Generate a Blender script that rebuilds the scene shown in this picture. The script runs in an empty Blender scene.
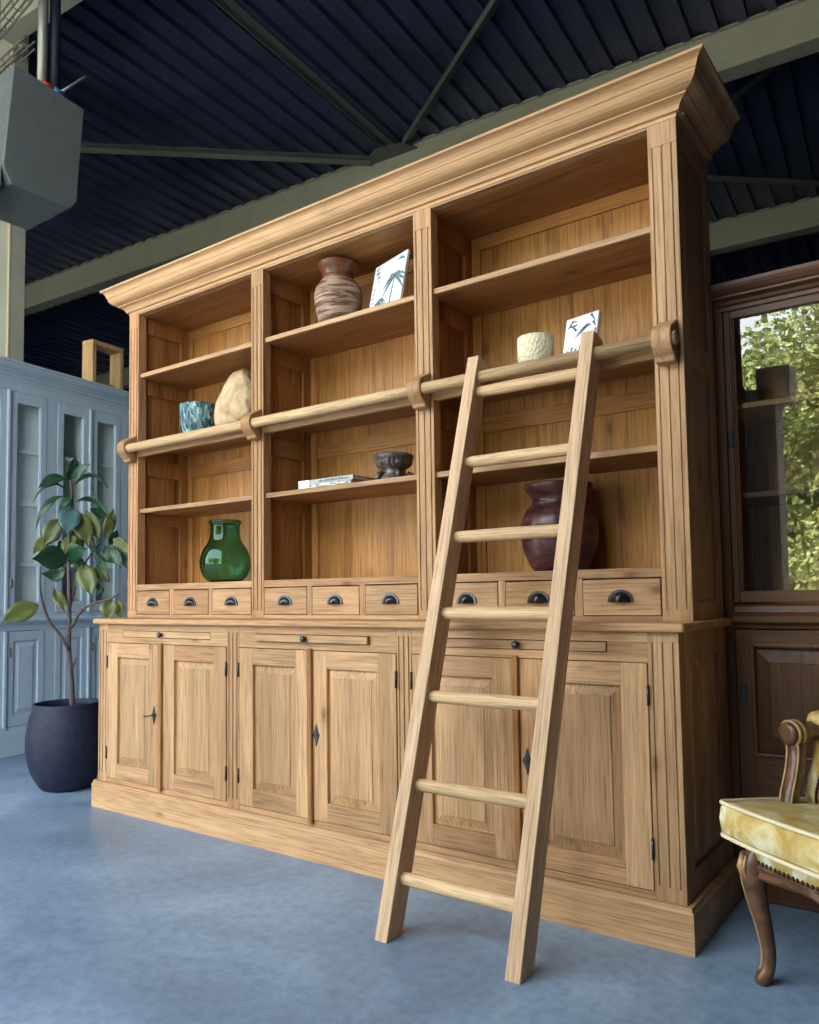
import bpy, bmesh, math, random
from mathutils import Vector, Matrix, noise
random.seed(7)
scene = bpy.context.scene
COL = scene.collection
PI = math.pi

# ------------------------------------------------------------------ materials
def new_mat(name):
    m = bpy.data.materials.new(name); m.use_nodes = True
    nt = m.node_tree; nt.nodes.clear()
    out = nt.nodes.new('ShaderNodeOutputMaterial')
    return m, nt, out
def N(nt, t, **kw):
    n = nt.nodes.new(t)
    for k, v in kw.items():
        if k in n.inputs: n.inputs[k].default_value = v
        else: setattr(n, k, v)
    return n
def ramp(nt, stops):
    r = nt.nodes.new('ShaderNodeValToRGB'); e = r.color_ramp.elements
    while len(e) < len(stops): e.new(0.5)
    for el, (p, c) in zip(e, stops):
        el.position = p; el.color = (*c, 1)
    return r
def coords(nt, scale, rnd=True, tilt=0.0):
    tc = nt.nodes.new('ShaderNodeTexCoord'); vr = nt.nodes.new('ShaderNodeVectorRotate'); vr.rotation_type = 'X_AXIS'; vr.inputs['Angle'].default_value = tilt
    nt.links.new(tc.outputs['Object'], vr.inputs['Vector']); mp = nt.nodes.new('ShaderNodeMapping')
    mp.inputs['Scale'].default_value = scale
    if rnd:
        oi = nt.nodes.new('ShaderNodeObjectInfo')
        mu = nt.nodes.new('ShaderNodeMath'); mu.operation = 'MULTIPLY'; mu.inputs[1].default_value = 37.0
        va = nt.nodes.new('ShaderNodeVectorMath'); va.operation = 'ADD'
        nt.links.new(oi.outputs['Random'], mu.inputs[0])
        nt.links.new(vr.outputs[0], va.inputs[0]); nt.links.new(mu.outputs[0], va.inputs[1])
        nt.links.new(va.outputs[0], mp.inputs['Vector'])
    else:
        nt.links.new(tc.outputs['Object'], mp.inputs['Vector'])
    return mp
def wood(name, dark, mid, light, axis, rough=0.5, size=1.0, spread=0.16, knots=True, spec=0.3, tilt=0.0, streak=0.85):
    m, nt, out = new_mat(name); L = nt.links
    k = [14.0*size]*3; k['XYZ'.index(axis)] = 1.1*size
    mp = coords(nt, k, True, tilt)
    n1 = N(nt, 'ShaderNodeTexNoise', Scale=1.0, Detail=5.0, Roughness=0.6, Distortion=0.9)
    L.new(mp.outputs[0], n1.inputs['Vector'])
    r1 = ramp(nt, [(0.30, dark), (0.46, mid), (0.54, tuple(0.86*q for q in mid)), (0.58, mid), (0.74, light)])
    L.new(n1.outputs['Fac'], r1.inputs['Fac'])
    k2 = [170.0*size]*3; k2['XYZ'.index(axis)] = 5.0*size
    mp2 = coords(nt, k2, True, tilt)
    n2 = N(nt, 'ShaderNodeTexNoise', Scale=1.0, Detail=3.0, Roughness=0.6)
    L.new(mp2.outputs[0], n2.inputs['Vector'])
    r2 = ramp(nt, [(0.32, (0.54, 0.49, 0.44)), (0.48, (0.93, 0.92, 0.91)), (0.66, (1.10, 1.10, 1.10))])
    L.new(n2.outputs['Fac'], r2.inputs['Fac'])
    mx = N(nt, 'ShaderNodeMix', data_type='RGBA', blend_type='MULTIPLY'); mx.inputs[0].default_value = streak
    L.new(r1.outputs['Color'], mx.inputs[6]); L.new(r2.outputs['Color'], mx.inputs[7])
    col = mx.outputs[2]
    # broad plank tone
    k3 = [7.0*size]*3; k3['XYZ'.index(axis)] = 0.25*size
    mp3 = coords(nt, k3, True, tilt)
    n3 = N(nt, 'ShaderNodeTexNoise', Scale=1.0, Detail=1.0)
    L.new(mp3.outputs[0], n3.inputs['Vector'])
    r3 = ramp(nt, [(0.35, (0.80, 0.78, 0.74)), (0.65, (1.1, 1.1, 1.12))])
    L.new(n3.outputs['Fac'], r3.inputs['Fac'])
    mx3 = N(nt, 'ShaderNodeMix', data_type='RGBA', blend_type='MULTIPLY'); mx3.inputs[0].default_value = 0.9
    L.new(col, mx3.inputs[6]); L.new(r3.outputs['Color'], mx3.inputs[7]); col = mx3.outputs[2]
    if knots:
        kk = [5.0]*3; kk['XYZ'.index(axis)] = 2.6
        mpk = coords(nt, kk)
        vo = N(nt, 'ShaderNodeTexVoronoi', Scale=1.0)
        L.new(mpk.outputs[0], vo.inputs['Vector'])
        rk = ramp(nt, [(0.03, (0.34, 0.26, 0.20)), (0.09, (0.86, 0.82, 0.78)), (0.16, (1, 1, 1))])
        L.new(vo.outputs['Distance'], rk.inputs['Fac'])
        mk = N(nt, 'ShaderNodeMix', data_type='RGBA', blend_type='MULTIPLY'); mk.inputs[0].default_value = 0.8
        L.new(col, mk.inputs[6]); L.new(rk.outputs['Color'], mk.inputs[7]); col = mk.outputs[2]
    oi = nt.nodes.new('ShaderNodeObjectInfo')
    mr = N(nt, 'ShaderNodeMapRange'); mr.inputs[3].default_value = 1-spread; mr.inputs[4].default_value = 1+spread*0.7
    L.new(oi.outputs['Random'], mr.inputs[0])
    rt = ramp(nt, [(0.0, (0.93, 0.80, 0.72)), (0.25, (1.02, 1.0, 0.98)), (0.5, (0.98, 0.92, 0.86)), (0.75, (1.04, 1.03, 1.0)), (1.0, (0.97, 0.88, 0.80))])
    wn = nt.nodes.new('ShaderNodeMath'); wn.operation = 'FRACT'; w7 = nt.nodes.new('ShaderNodeMath'); w7.operation = 'MULTIPLY'; w7.inputs[1].default_value = 7.3
    L.new(oi.outputs['Random'], w7.inputs[0]); L.new(w7.outputs[0], wn.inputs[0]); L.new(wn.outputs[0], rt.inputs['Fac'])
    mt = N(nt, 'ShaderNodeMix', data_type='RGBA', blend_type='MULTIPLY'); mt.inputs[0].default_value = min(1.0, spread*6)
    L.new(col, mt.inputs[6]); L.new(rt.outputs['Color'], mt.inputs[7]); col = mt.outputs[2]
    hs = nt.nodes.new('ShaderNodeHueSaturation')
    L.new(col, hs.inputs['Color']); L.new(mr.outputs[0], hs.inputs['Value'])
    b = N(nt, 'ShaderNodeBsdfPrincipled', Roughness=rough); b.inputs['Specular IOR Level'].default_value = spec
    L.new(hs.outputs[0], b.inputs['Base Color'])
    bp = N(nt, 'ShaderNodeBump', Strength=0.18, Distance=0.003)
    L.new(n2.outputs['Fac'], bp.inputs['Height']); L.new(bp.outputs[0], b.inputs['Normal'])
    L.new(b.outputs[0], out.inputs[0])
    return m
def plain(name, color, rough=0.5, metal=0.0, spec=0.5, nscale=0, namp=0.15, bump=0.0, bscale=60):
    m, nt, out = new_mat(name); L = nt.links
    b = N(nt, 'ShaderNodeBsdfPrincipled', Roughness=rough, Metallic=metal); b.inputs['Specular IOR Level'].default_value = spec
    b.inputs['Base Color'].default_value = (*color, 1)
    if nscale:
        mp = coords(nt, (1, 1, 1)); n = N(nt, 'ShaderNodeTexNoise', Scale=nscale, Detail=5.0, Roughness=0.6)
        L.new(mp.outputs[0], n.inputs['Vector'])
        r = ramp(nt, [(0.3, tuple(c*(1-namp) for c in color)), (0.7, tuple(c*(1+namp) for c in color))])
        L.new(n.outputs['Fac'], r.inputs['Fac']); L.new(r.outputs['Color'], b.inputs['Base Color'])
    if bump:
        mp = coords(nt, (1, 1, 1)); n = N(nt, 'ShaderNodeTexNoise', Scale=bscale, Detail=3.0)
        L.new(mp.outputs[0], n.inputs['Vector'])
        bp = N(nt, 'ShaderNodeBump', Strength=bump, Distance=0.004)
        L.new(n.outputs['Fac'], bp.inputs['Height']); L.new(bp.outputs[0], b.inputs['Normal'])
    L.new(b.outputs[0], out.inputs[0])
    return m
def two_tone(name, stops, scale, rough=0.5, spec=0.4, bump=0.3, bdist=0.004, dist=0.0, detail=5.0, metal=0.0, voronoi=False):
    m, nt, out = new_mat(name); L = nt.links
    b = N(nt, 'ShaderNodeBsdfPrincipled', Roughness=rough, Metallic=metal); b.inputs['Specular IOR Level'].default_value = spec
    mp = coords(nt, scale)
    if voronoi:
        n = N(nt, 'ShaderNodeTexVoronoi', Scale=1.0); fac = n.outputs['Distance']
    else:
        n = N(nt, 'ShaderNodeTexNoise', Scale=1.0, Detail=detail, Roughness=0.6, Distortion=dist); fac = n.outputs['Fac']
    L.new(mp.outputs[0], n.inputs['Vector'])
    r = ramp(nt, stops); L.new(fac, r.inputs['Fac']); L.new(r.outputs['Color'], b.inputs['Base Color'])
    if bump:
        bp = N(nt, 'ShaderNodeBump', Strength=bump, Distance=bdist)
        L.new(fac, bp.inputs['Height']); L.new(bp.outputs[0], b.inputs['Normal'])
    L.new(b.outputs[0], out.inputs[0])
    return m
def pane_glass(name, tint, ior=1.6):
    m, nt, out = new_mat(name); L = nt.links
    f = N(nt, 'ShaderNodeFresnel', IOR=ior)
    t = N(nt, 'ShaderNodeBsdfTransparent'); t.inputs[0].default_value = (*tint, 1)
    g = N(nt, 'ShaderNodeBsdfGlossy', Roughness=0.0)
    mx = nt.nodes.new('ShaderNodeMixShader')
    geo = nt.nodes.new('ShaderNodeNewGeometry'); iv = N(nt, 'ShaderNodeMath', operation='SUBTRACT'); iv.inputs[0].default_value = 1.0
    mu = N(nt, 'ShaderNodeMath', operation='MULTIPLY')
    L.new(geo.outputs['Backfacing'], iv.inputs[1]); L.new(iv.outputs[0], mu.inputs[0]); L.new(f.outputs[0], mu.inputs[1])
    L.new(mu.outputs[0], mx.inputs[0]); L.new(t.outputs[0], mx.inputs[1]); L.new(g.outputs[0], mx.inputs[2])
    L.new(mx.outputs[0], out.inputs[0])
    return m
def leaf_mat(name, top, under, rough=0.35):
    m, nt, out = new_mat(name); L = nt.links
    geo = nt.nodes.new('ShaderNodeNewGeometry')
    mp = coords(nt, (14, 14, 14)); n = N(nt, 'ShaderNodeTexNoise', Scale=1.0, Detail=3.0)
    L.new(mp.outputs[0], n.inputs['Vector'])
    mx = N(nt, 'ShaderNodeMix', data_type='RGBA'); mx.inputs[6].default_value = (*top, 1); mx.inputs[7].default_value = (*under, 1)
    L.new(geo.outputs['Backfacing'], mx.inputs[0])
    r = ramp(nt, [(0.3, (0.75, 0.75, 0.75)), (0.7, (1.15, 1.15, 1.15))]); L.new(n.outputs['Fac'], r.inputs['Fac'])
    mu = N(nt, 'ShaderNodeMix', data_type='RGBA', blend_type='MULTIPLY'); mu.inputs[0].default_value = 1.0
    L.new(mx.outputs[2], mu.inputs[6]); L.new(r.outputs['Color'], mu.inputs[7])
    b = N(nt, 'ShaderNodeBsdfPrincipled', Roughness=rough); L.new(mu.outputs[2], b.inputs['Base Color'])
    tr = N(nt, 'ShaderNodeBsdfTranslucent'); L.new(mu.outputs[2], tr.inputs[0])
    ms = nt.nodes.new('ShaderNodeMixShader'); ms.inputs[0].default_value = 0.2
    L.new(b.outputs[0], ms.inputs[1]); L.new(tr.outputs[0], ms.inputs[2]); L.new(ms.outputs[0], out.inputs[0])
    return m

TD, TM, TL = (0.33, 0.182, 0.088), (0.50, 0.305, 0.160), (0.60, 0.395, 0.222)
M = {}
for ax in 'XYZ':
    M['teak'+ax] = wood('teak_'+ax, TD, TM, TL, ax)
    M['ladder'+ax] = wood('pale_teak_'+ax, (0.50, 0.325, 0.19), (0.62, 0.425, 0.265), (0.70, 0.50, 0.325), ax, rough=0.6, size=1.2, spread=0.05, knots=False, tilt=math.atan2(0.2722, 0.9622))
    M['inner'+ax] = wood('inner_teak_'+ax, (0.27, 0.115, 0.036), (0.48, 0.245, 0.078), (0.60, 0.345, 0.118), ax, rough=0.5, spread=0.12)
    M['shade'+ax] = wood('brown_shaded_teak_'+ax, (0.20, 0.086, 0.031), (0.36, 0.172, 0.062), (0.47, 0.25, 0.098), ax, rough=0.5, spread=0.12)  # brown teak; the shade inside the bays is put into its colour
    M['oak'+ax] = wood('old_brown_wood_'+ax, (0.062, 0.026, 0.012), (0.125, 0.052, 0.022), (0.19, 0.084, 0.036), ax, rough=0.42, spread=0.08, spec=0.4)
M['corniceX'] = wood('teak_moulding', (0.47, 0.275, 0.135), (0.54, 0.33, 0.168), (0.59, 0.38, 0.205), 'X', streak=0.45, knots=False)
M['pole'] = wood('pole_wood', (0.60, 0.40, 0.22), (0.68, 0.475, 0.27), (0.74, 0.54, 0.32), 'X', rough=0.55, size=1.4, spread=0.04, knots=False)
M['pine'] = wood('pine_crate', (0.36, 0.22, 0.09), (0.50, 0.33, 0.15), (0.60, 0.42, 0.21), 'Z', rough=0.65, spread=0.05)
M['gap'] = plain('shadow_gap_wood', (0.10, 0.055, 0.025), 0.8)
M['iron'] = plain('dark_iron', (0.055, 0.062, 0.072), 0.30, 0.85, nscale=30, namp=0.4)
M['grey'] = plain('blue_grey_paint', (0.45, 0.565, 0.655), 0.45, nscale=3, namp=0.06, bump=0.05, bscale=90)
M['greyin'] = plain('pale_inner_paint', (0.82, 0.88, 0.86), 0.5, nscale=3, namp=0.05)
M['steel'] = plain('painted_steel', (0.34, 0.34, 0.27), 0.5, nscale=4, namp=0.07)
M['steeld'] = plain('dark_painted_steel', (0.10, 0.115, 0.10), 0.5, nscale=4, namp=0.1)
M['casing'] = plain('grey_sheet_casing', (0.12, 0.14, 0.14), 0.5, 0.0, nscale=5, namp=0.1)
M['zinc'] = plain('zinc_pipe', (0.28, 0.29, 0.28), 0.42, 0.5, nscale=12, namp=0.1)
M['zincd'] = plain('dull_zinc_wire', (0.12, 0.13, 0.125), 0.5, 0.4)
M['deck'] = plain('navy_roof_deck', (0.042, 0.052, 0.098), 0.33, 0.0, 0.5, nscale=2, namp=0.25)
M['navy'] = plain('navy_wall', (0.008, 0.010, 0.036), 0.6, nscale=1, namp=0.2)
M['red'] = plain('red_plastic', (0.45, 0.05, 0.03), 0.4)
M['blue'] = plain('blue_plastic', (0.03, 0.14, 0.42), 0.4)
M['cream_paint'] = plain('cream_conduit', (0.55, 0.47, 0.33), 0.5)
M['pot'] = two_tone('matt_navy_pot', [(0.3, (0.006, 0.009, 0.026)), (0.66, (0.016, 0.021, 0.050)), (0.78, (0.09, 0.10, 0.14))], (26, 26, 26), rough=0.65, bump=0.5, bdist=0.003, detail=8)
M['soil'] = two_tone('potting_soil', [(0.3, (0.012, 0.008, 0.005)), (0.7, (0.05, 0.033, 0.02))], (60, 60, 60), rough=0.95, bump=1.0)
M['bark'] = two_tone('rubber_bark', [(0.3, (0.05, 0.036, 0.036)), (0.7, (0.15, 0.115, 0.115))], (50, 50, 12), rough=0.8)
M['leafd'] = leaf_mat('deep_green_leaf', (0.020, 0.075, 0.036), (0.125, 0.155, 0.042))
M['leafo'] = leaf_mat('olive_leaf', (0.125, 0.155, 0.045), (0.19, 0.21, 0.065))
M['leafb'] = leaf_mat('sky_sheen_leaf', (0.085, 0.19, 0.20), (0.13, 0.16, 0.05), 0.25)  # bluish sky reflection on the top put into the leaf colour
M['clay'] = two_tone('wheel_marked_clay', [(0.34, (0.040, 0.018, 0.012)), (0.45, (0.15, 0.065, 0.035)), (0.53, (0.34, 0.22, 0.15)), (0.68, (0.46, 0.36, 0.28))], (8, 8, 62), rough=0.55, bump=0.5, dist=0.25)
M['clayrim'] = two_tone('glazed_red_clay', [(0.3, (0.055, 0.022, 0.014)), (0.7, (0.24, 0.085, 0.045))], (14, 14, 30), rough=0.3, bump=0.2)
M['urn'] = two_tone('dark_oxblood_urn', [(0.32, (0.018, 0.008, 0.009)), (0.55, (0.085, 0.030, 0.026)), (0.75, (0.17, 0.085, 0.075))], (12, 12, 45), rough=0.28, bump=0.4, dist=0.5)
M['teal'] = two_tone('teal_glaze_highlights', [(0.38, (0.006, 0.024, 0.034)), (0.47, (0.04, 0.13, 0.16)), (0.56, (0.16, 0.34, 0.38)), (0.64, (0.60, 0.70, 0.70))], (44, 44, 20), rough=0.3, bump=0.6, dist=1.2)  # white highlights on the teal are put into the colour by noise
M['stone'] = two_tone('pale_weathered_stone', [(0.22, (0.22, 0.15, 0.12)), (0.40, (0.50, 0.35, 0.21)), (0.58, (0.62, 0.47, 0.29)), (0.8, (0.74, 0.64, 0.48))], (13, 13, 10), rough=0.85, bump=0.8, bdist=0.01, dist=0.6)
M['creampot'] = two_tone('cream_pitted_ceramic', [(0.05, (0.50, 0.42, 0.20)), (0.30, (0.70, 0.63, 0.40)), (0.6, (0.80, 0.76, 0.58))], (110, 110, 110), rough=0.6, bump=0.9, bdist=0.004, voronoi=True)
M['carved'] = two_tone('carved_silvered_wood', [(0.30, (0.020, 0.016, 0.014)), (0.55, (0.11, 0.095, 0.085)), (0.78, (0.36, 0.36, 0.36))], (40, 40, 40), rough=0.4, bump=0.5, metal=0.2)
M['paper'] = plain('white_paper', (0.80, 0.81, 0.79), 0.55, nscale=8, namp=0.03)
M['canvas'] = two_tone('washed_white_print', [(0.40, (0.80, 0.82, 0.80)), (0.62, (0.66, 0.74, 0.74))], (9, 9, 9), rough=0.6, bump=0.0)
M['ink'] = plain('teal_grey_ink', (0.10, 0.17, 0.19), 0.7, nscale=60, namp=0.5)
M['inkb'] = plain('blue_ink', (0.07, 0.14, 0.23), 0.7, nscale=60, namp=0.5)
M['spine'] = two_tone('grey_printed_spine', [(0.42, (0.16, 0.16, 0.18)), (0.56, (0.62, 0.62, 0.62))], (30, 60, 160), rough=0.45, bump=0.0, detail=2)
M['cover'] = plain('grey_green_cover', (0.34, 0.38, 0.36), 0.4, nscale=20, namp=0.15)
M['chairwood'] = two_tone('carved_walnut', [(0.30, (0.045, 0.022, 0.012)), (0.6, (0.135, 0.065, 0.033)), (0.82, (0.26, 0.15, 0.075))], (28, 28, 28), rough=0.3, bump=0.25, bdist=0.003)
M['gold'] = plain('worn_gilt_edge', (0.33, 0.20, 0.085), 0.4, nscale=40, namp=0.4)
M['damask'] = two_tone('worn_gold_damask', [(0.36, (0.40, 0.265, 0.065)), (0.48, (0.52, 0.38, 0.13)), (0.57, (0.60, 0.52, 0.29)), (0.68, (0.70, 0.71, 0.60))], (9, 9, 9), rough=0.42, bump=0.15, dist=1.6, detail=8)
M['piping'] = plain('cream_piping', (0.66, 0.58, 0.38), 0.5)
M['nail'] = plain('bronze_nail', (0.045, 0.032, 0.022), 0.35, 0.7)
M['ground'] = plain('sunlit_paving', (0.42, 0.40, 0.37), 0.8, nscale=1.5, namp=0.1)
M['tree'] = leaf_mat('garden_foliage', (0.25, 0.30, 0.095), (0.29, 0.34, 0.12), 0.4)
M['trunk'] = plain('tree_trunk', (0.06, 0.045, 0.03), 0.9, nscale=6, namp=0.3)
M['darkfront'] = plain('dark_front', (0.035, 0.03, 0.025), 0.8)
M['glass'] = pane_glass('clear_pane', (0.95, 0.97, 0.96), 2.25)
M['glassg'] = pane_glass('pale_pane', (0.97, 0.985, 0.98), 1.6)

def floor_material():
    m, nt, out = new_mat('polished_blue_concrete'); L = nt.links
    mp = coords(nt, (1, 1, 1), False)
    a = N(nt, 'ShaderNodeTexNoise', Scale=1.3, Detail=9.0, Roughness=0.62, Distortion=0.8); L.new(mp.outputs[0], a.inputs['Vector'])
    r = ramp(nt, [(0.32, (0.125, 0.188, 0.275)), (0.50, (0.182, 0.264, 0.370)), (0.68, (0.265, 0.360, 0.475))]); L.new(a.outputs['Fac'], r.inputs['Fac'])
    f = N(nt, 'ShaderNodeTexNoise', Scale=26.0, Detail=8.0, Roughness=0.75); L.new(mp.outputs[0], f.inputs['Vector'])
    rf = ramp(nt, [(0.32, (0.76, 0.78, 0.80)), (0.5, (1.0, 1.0, 1.0)), (0.68, (1.16, 1.15, 1.13))]); L.new(f.outputs['Fac'], rf.inputs['Fac'])
    mx = N(nt, 'ShaderNodeMix', data_type='RGBA', blend_type='MULTIPLY'); mx.inputs[0].default_value = 1.0
    L.new(r.outputs['Color'], mx.inputs[6]); L.new(rf.outputs['Color'], mx.inputs[7])
    # few white specks and scuffs
    v = N(nt, 'ShaderNodeTexVoronoi', Scale=3.2); L.new(mp.outputs[0], v.inputs['Vector'])
    rv = ramp(nt, [(0.012, (1, 1, 1)), (0.03, (0, 0, 0))]); L.new(v.outputs['Distance'], rv.inputs['Fac'])
    m2 = N(nt, 'ShaderNodeMix', data_type='RGBA'); m2.inputs[7].default_value = (0.42, 0.46, 0.50, 1)
    L.new(rv.outputs['Color'], m2.inputs[0]); L.new(mx.outputs[2], m2.inputs[6])
    b = N(nt, 'ShaderNodeBsdfPrincipled', Roughness=0.42); b.inputs['Specular IOR Level'].default_value = 0.35
    L.new(m2.outputs[2], b.inputs['Base Color'])
    rr = ramp(nt, [(0.3, (0.34,)*3), (0.7, (0.52,)*3)]); L.new(a.outputs['Fac'], rr.inputs['Fac']); L.new(rr.outputs['Color'], b.inputs['Roughness'])
    bp = N(nt, 'ShaderNodeBump', Strength=0.06, Distance=0.004); L.new(f.outputs['Fac'], bp.inputs['Height']); L.new(bp.outputs[0], b.inputs['Normal'])
    L.new(b.outputs[0], out.inputs[0]); return m
M['floor'] = floor_material()
def jar_material():
    m, nt, out = new_mat('green_bottle_glass'); L = nt.links
    g = N(nt, 'ShaderNodeBsdfGlass', Roughness=0.01, IOR=1.45); g.inputs[0].default_value = (0.53, 0.755, 0.67, 1)
    L.new(g.outputs[0], out.inputs[0]); return m
M['jar'] = jar_material()

# ------------------------------------------------------------------ mesh helpers
class MB:
    def __init__(s): s.bm = bmesh.new()
    def _merge(s, b, mat=None):
        if mat is not None: b.transform(mat)
        me = bpy.data.meshes.new('t'); b.to_mesh(me); b.free()
        s.bm.from_mesh(me); bpy.data.meshes.remove(me); return s
    def box(s, x0, x1, y0, y1, z0, z1, bev=0.002, seg=1, mat=None):
        b = bmesh.new()
        r = bmesh.ops.create_cube(b, size=1.0)
        bmesh.ops.scale(b, vec=(x1-x0, y1-y0, z1-z0), verts=b.verts)
        bmesh.ops.translate(b, vec=((x0+x1)/2, (y0+y1)/2, (z0+z1)/2), verts=b.verts)
        if bev:
            bv = min(bev, 0.45*min(abs(x1-x0), abs(y1-y0), abs(z1-z0)))
            bmesh.ops.bevel(b, geom=b.edges[:], offset=bv, segments=seg, affect='EDGES', profile=0.5)
        return s._merge(b, mat)
    def prism(s, pts, a, lo, hi, bev=0.0, mat=None):
        """polygon pts in the plane normal to axis a, extruded lo..hi"""
        b = bmesh.new()
        def P(p, t):
            return {'X': (t, p[0], p[1]), 'Y': (p[0], t, p[1]), 'Z': (p[0], p[1], t)}[a]
        lo_v = [b.verts.new(P(p, lo)) for p in pts]; hi_v = [b.verts.new(P(p, hi)) for p in pts]
        n = len(pts)
        b.faces.new(lo_v); b.faces.new(hi_v[::-1])
        for i in range(n): b.faces.new((lo_v[i], hi_v[i], hi_v[(i+1) % n], lo_v[(i+1) % n]))
        bmesh.ops.recalc_face_normals(b, faces=b.faces[:])
        if bev: bmesh.ops.bevel(b, geom=b.edges[:], offset=bev, segments=1, affect='EDGES')
        return s._merge(b, mat)
    def hexa(s, c, bev=0.0):
        """8 corners: bottom 4 ccw, top 4 ccw"""
        b = bmesh.new(); v = [b.verts.new(p) for p in c]
        for f in ((3, 2, 1, 0), (4, 5, 6, 7), (0, 1, 5, 4), (1, 2, 6, 5), (2, 3, 7, 6), (3, 0, 4, 7)): b.faces.new([v[i] for i in f])
        bmesh.ops.recalc_face_normals(b, faces=b.faces[:])
        if bev: bmesh.ops.bevel(b, geom=b.edges[:], offset=bev, segments=2, affect='EDGES')
        return s._merge(b)
    def lathe(s, prof, cx=0, cy=0, cz=0, seg=40, fn=None, mat=None):
        b = bmesh.new(); rings = []
        for (r, z) in prof:
            if r < 1e-5: rings.append([b.verts.new((cx, cy, cz+z))]); continue
            ring = []
            for k in range(seg):
                a = 2*PI*k/seg; rr = r*(fn(a, z) if fn else 1)
                ring.append(b.verts.new((cx+rr*math.cos(a), cy+rr*math.sin(a), cz+z)))
            rings.append(ring)
        for A, B in zip(rings, rings[1:]):
            if len(A) == 1 and len(B) == 1: continue
            for k in range(seg):
                j = (k+1) % seg
                if len(A) == 1: b.faces.new((A[0], B[k], B[j]))
                elif len(B) == 1: b.faces.new((A[k], A[j], B[0]))
                else: b.faces.new((A[k], A[j], B[j], B[k]))
        bmesh.ops.recalc_face_normals(b, faces=b.faces[:])
        for f in b.faces: f.smooth = True
        return s._merge(b, mat)
    def tube(s, path, rad, seg=12, caps=True, smooth=True, flat=None):
        """tube along points; rad number or list; flat=(axis vec, factor) squashes section"""
        b = bmesh.new(); path = [Vector(p) for p in path]; n = len(path)
        rads = rad if isinstance(rad, (list, tuple)) else [rad]*n
        rings = []; up = None
        for i, p in enumerate(path):
            t = (path[min(i+1, n-1)]-path[max(i-1, 0)]).normalized()
            if up is None:
                up = Vector((0, 0, 1)) if abs(t.z) < 0.9 else Vector((1, 0, 0))
            u = (up-t*up.dot(t)).normalized(); w = t.cross(u); up = u
            rings.append([b.verts.new(p+(u*math.cos(2*PI*k/seg)+w*math.sin(2*PI*k/seg))*rads[i]) for k in range(seg)])
        for A, B in zip(rings, rings[1:]):
            for k in range(seg): b.faces.new((A[k], A[(k+1) % seg], B[(k+1) % seg], B[k]))
        if smooth:
            for f in b.faces: f.smooth = True
        if caps: b.faces.new(rings[0][::-1]); b.faces.new(rings[-1])
        bmesh.ops.recalc_face_normals(b, faces=b.faces[:])
        return s._merge(b)
    def sweep(s, secs):
        """list of closed cross-sections (same count) skinned together"""
        b = bmesh.new(); R = [[b.verts.new(p) for p in sec] for sec in secs]; n = len(secs[0])
        for A, B in zip(R, R[1:]):
            for k in range(n): b.faces.new((A[k], A[(k+1) % n], B[(k+1) % n], B[k]))
        b.faces.new(R[0][::-1]); b.faces.new(R[-1])
        bmesh.ops.recalc_face_normals(b, faces=b.faces[:])
        return s._merge(b)
    def build(s, name, mat, parent=None, keep=True, smooth_angle=None):
        me = bpy.data.meshes.new(name); s.bm.to_mesh(me); s.bm.free()
        me.materials.append(M[mat] if isinstance(mat, str) else mat)
        o = bpy.data.objects.new(name, me); COL.objects.link(o)
        if parent is not None:
            o.parent = parent
            if keep: o.matrix_parent_inverse = parent_world(parent).inverted()
        return o
def parent_world(o):
    m = o.matrix_basis.copy()
    if o.parent: m = parent_world(o.parent) @ o.matrix_parent_inverse @ m
    return m
def thing(name, label, cat, loc=(0, 0, 0), rz=0, group=None):
    o = bpy.data.objects.new(name, None); o.empty_display_size = 0.1; COL.objects.link(o)
    o.location = loc; o.rotation_euler = (0, 0, rz); return tag(o, label, cat, group)
def tag(o, label, cat, group=None):
    o['label'] = label; o['category'] = cat
    if group: o['group'] = group
    return o
def struct(o): o['kind'] = 'structure'; return o
def spline(pts, n=8):
    """Catmull-Rom through points"""
    P = [Vector(p) for p in pts]; P = [P[0]*2-P[1]]+P+[P[-1]*2-P[-2]]; out = []
    for i in range(1, len(P)-2):
        for k in range(n):
            t = k/n; a, b, c, d = P[i-1:i+3]
            out.append(0.5*((2*b)+(c-a)*t+(2*a-5*b+4*c-d)*t*t+(3*b-a-3*c+d)*t**3))
    out.append(P[-2]); return out

# ------------------------------------------------------------------ camera
def camera():
    f, cy = 790.9059, 549.4961
    yaw, pitch, roll = 0.6283, 0.0603, -0.0137
    fwd = Vector((-math.sin(yaw)*math.cos(pitch), math.cos(yaw)*math.cos(pitch), math.sin(pitch)))
    r = Vector((math.cos(yaw), math.sin(yaw), 0)); u = r.cross(fwd)
    R = r*math.cos(roll)+u*math.sin(roll); U = -r*math.sin(roll)+u*math.cos(roll)
    cd = bpy.data.cameras.new('camera'); co = bpy.data.objects.new('camera', cd); COL.objects.link(co)
    m = Matrix((R, U, -fwd)).transposed().to_4x4(); m.translation = (2.1053, -2.3969, 0.9826)
    co.matrix_world = m
    cd.sensor_fit = 'VERTICAL'; cd.sensor_height = 36.0; cd.lens = f*36.0/1024
    cd.shift_y = (cy-512)/1024; cd.clip_start = 0.02; cd.clip_end = 200
    scene.camera = co
camera()

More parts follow.
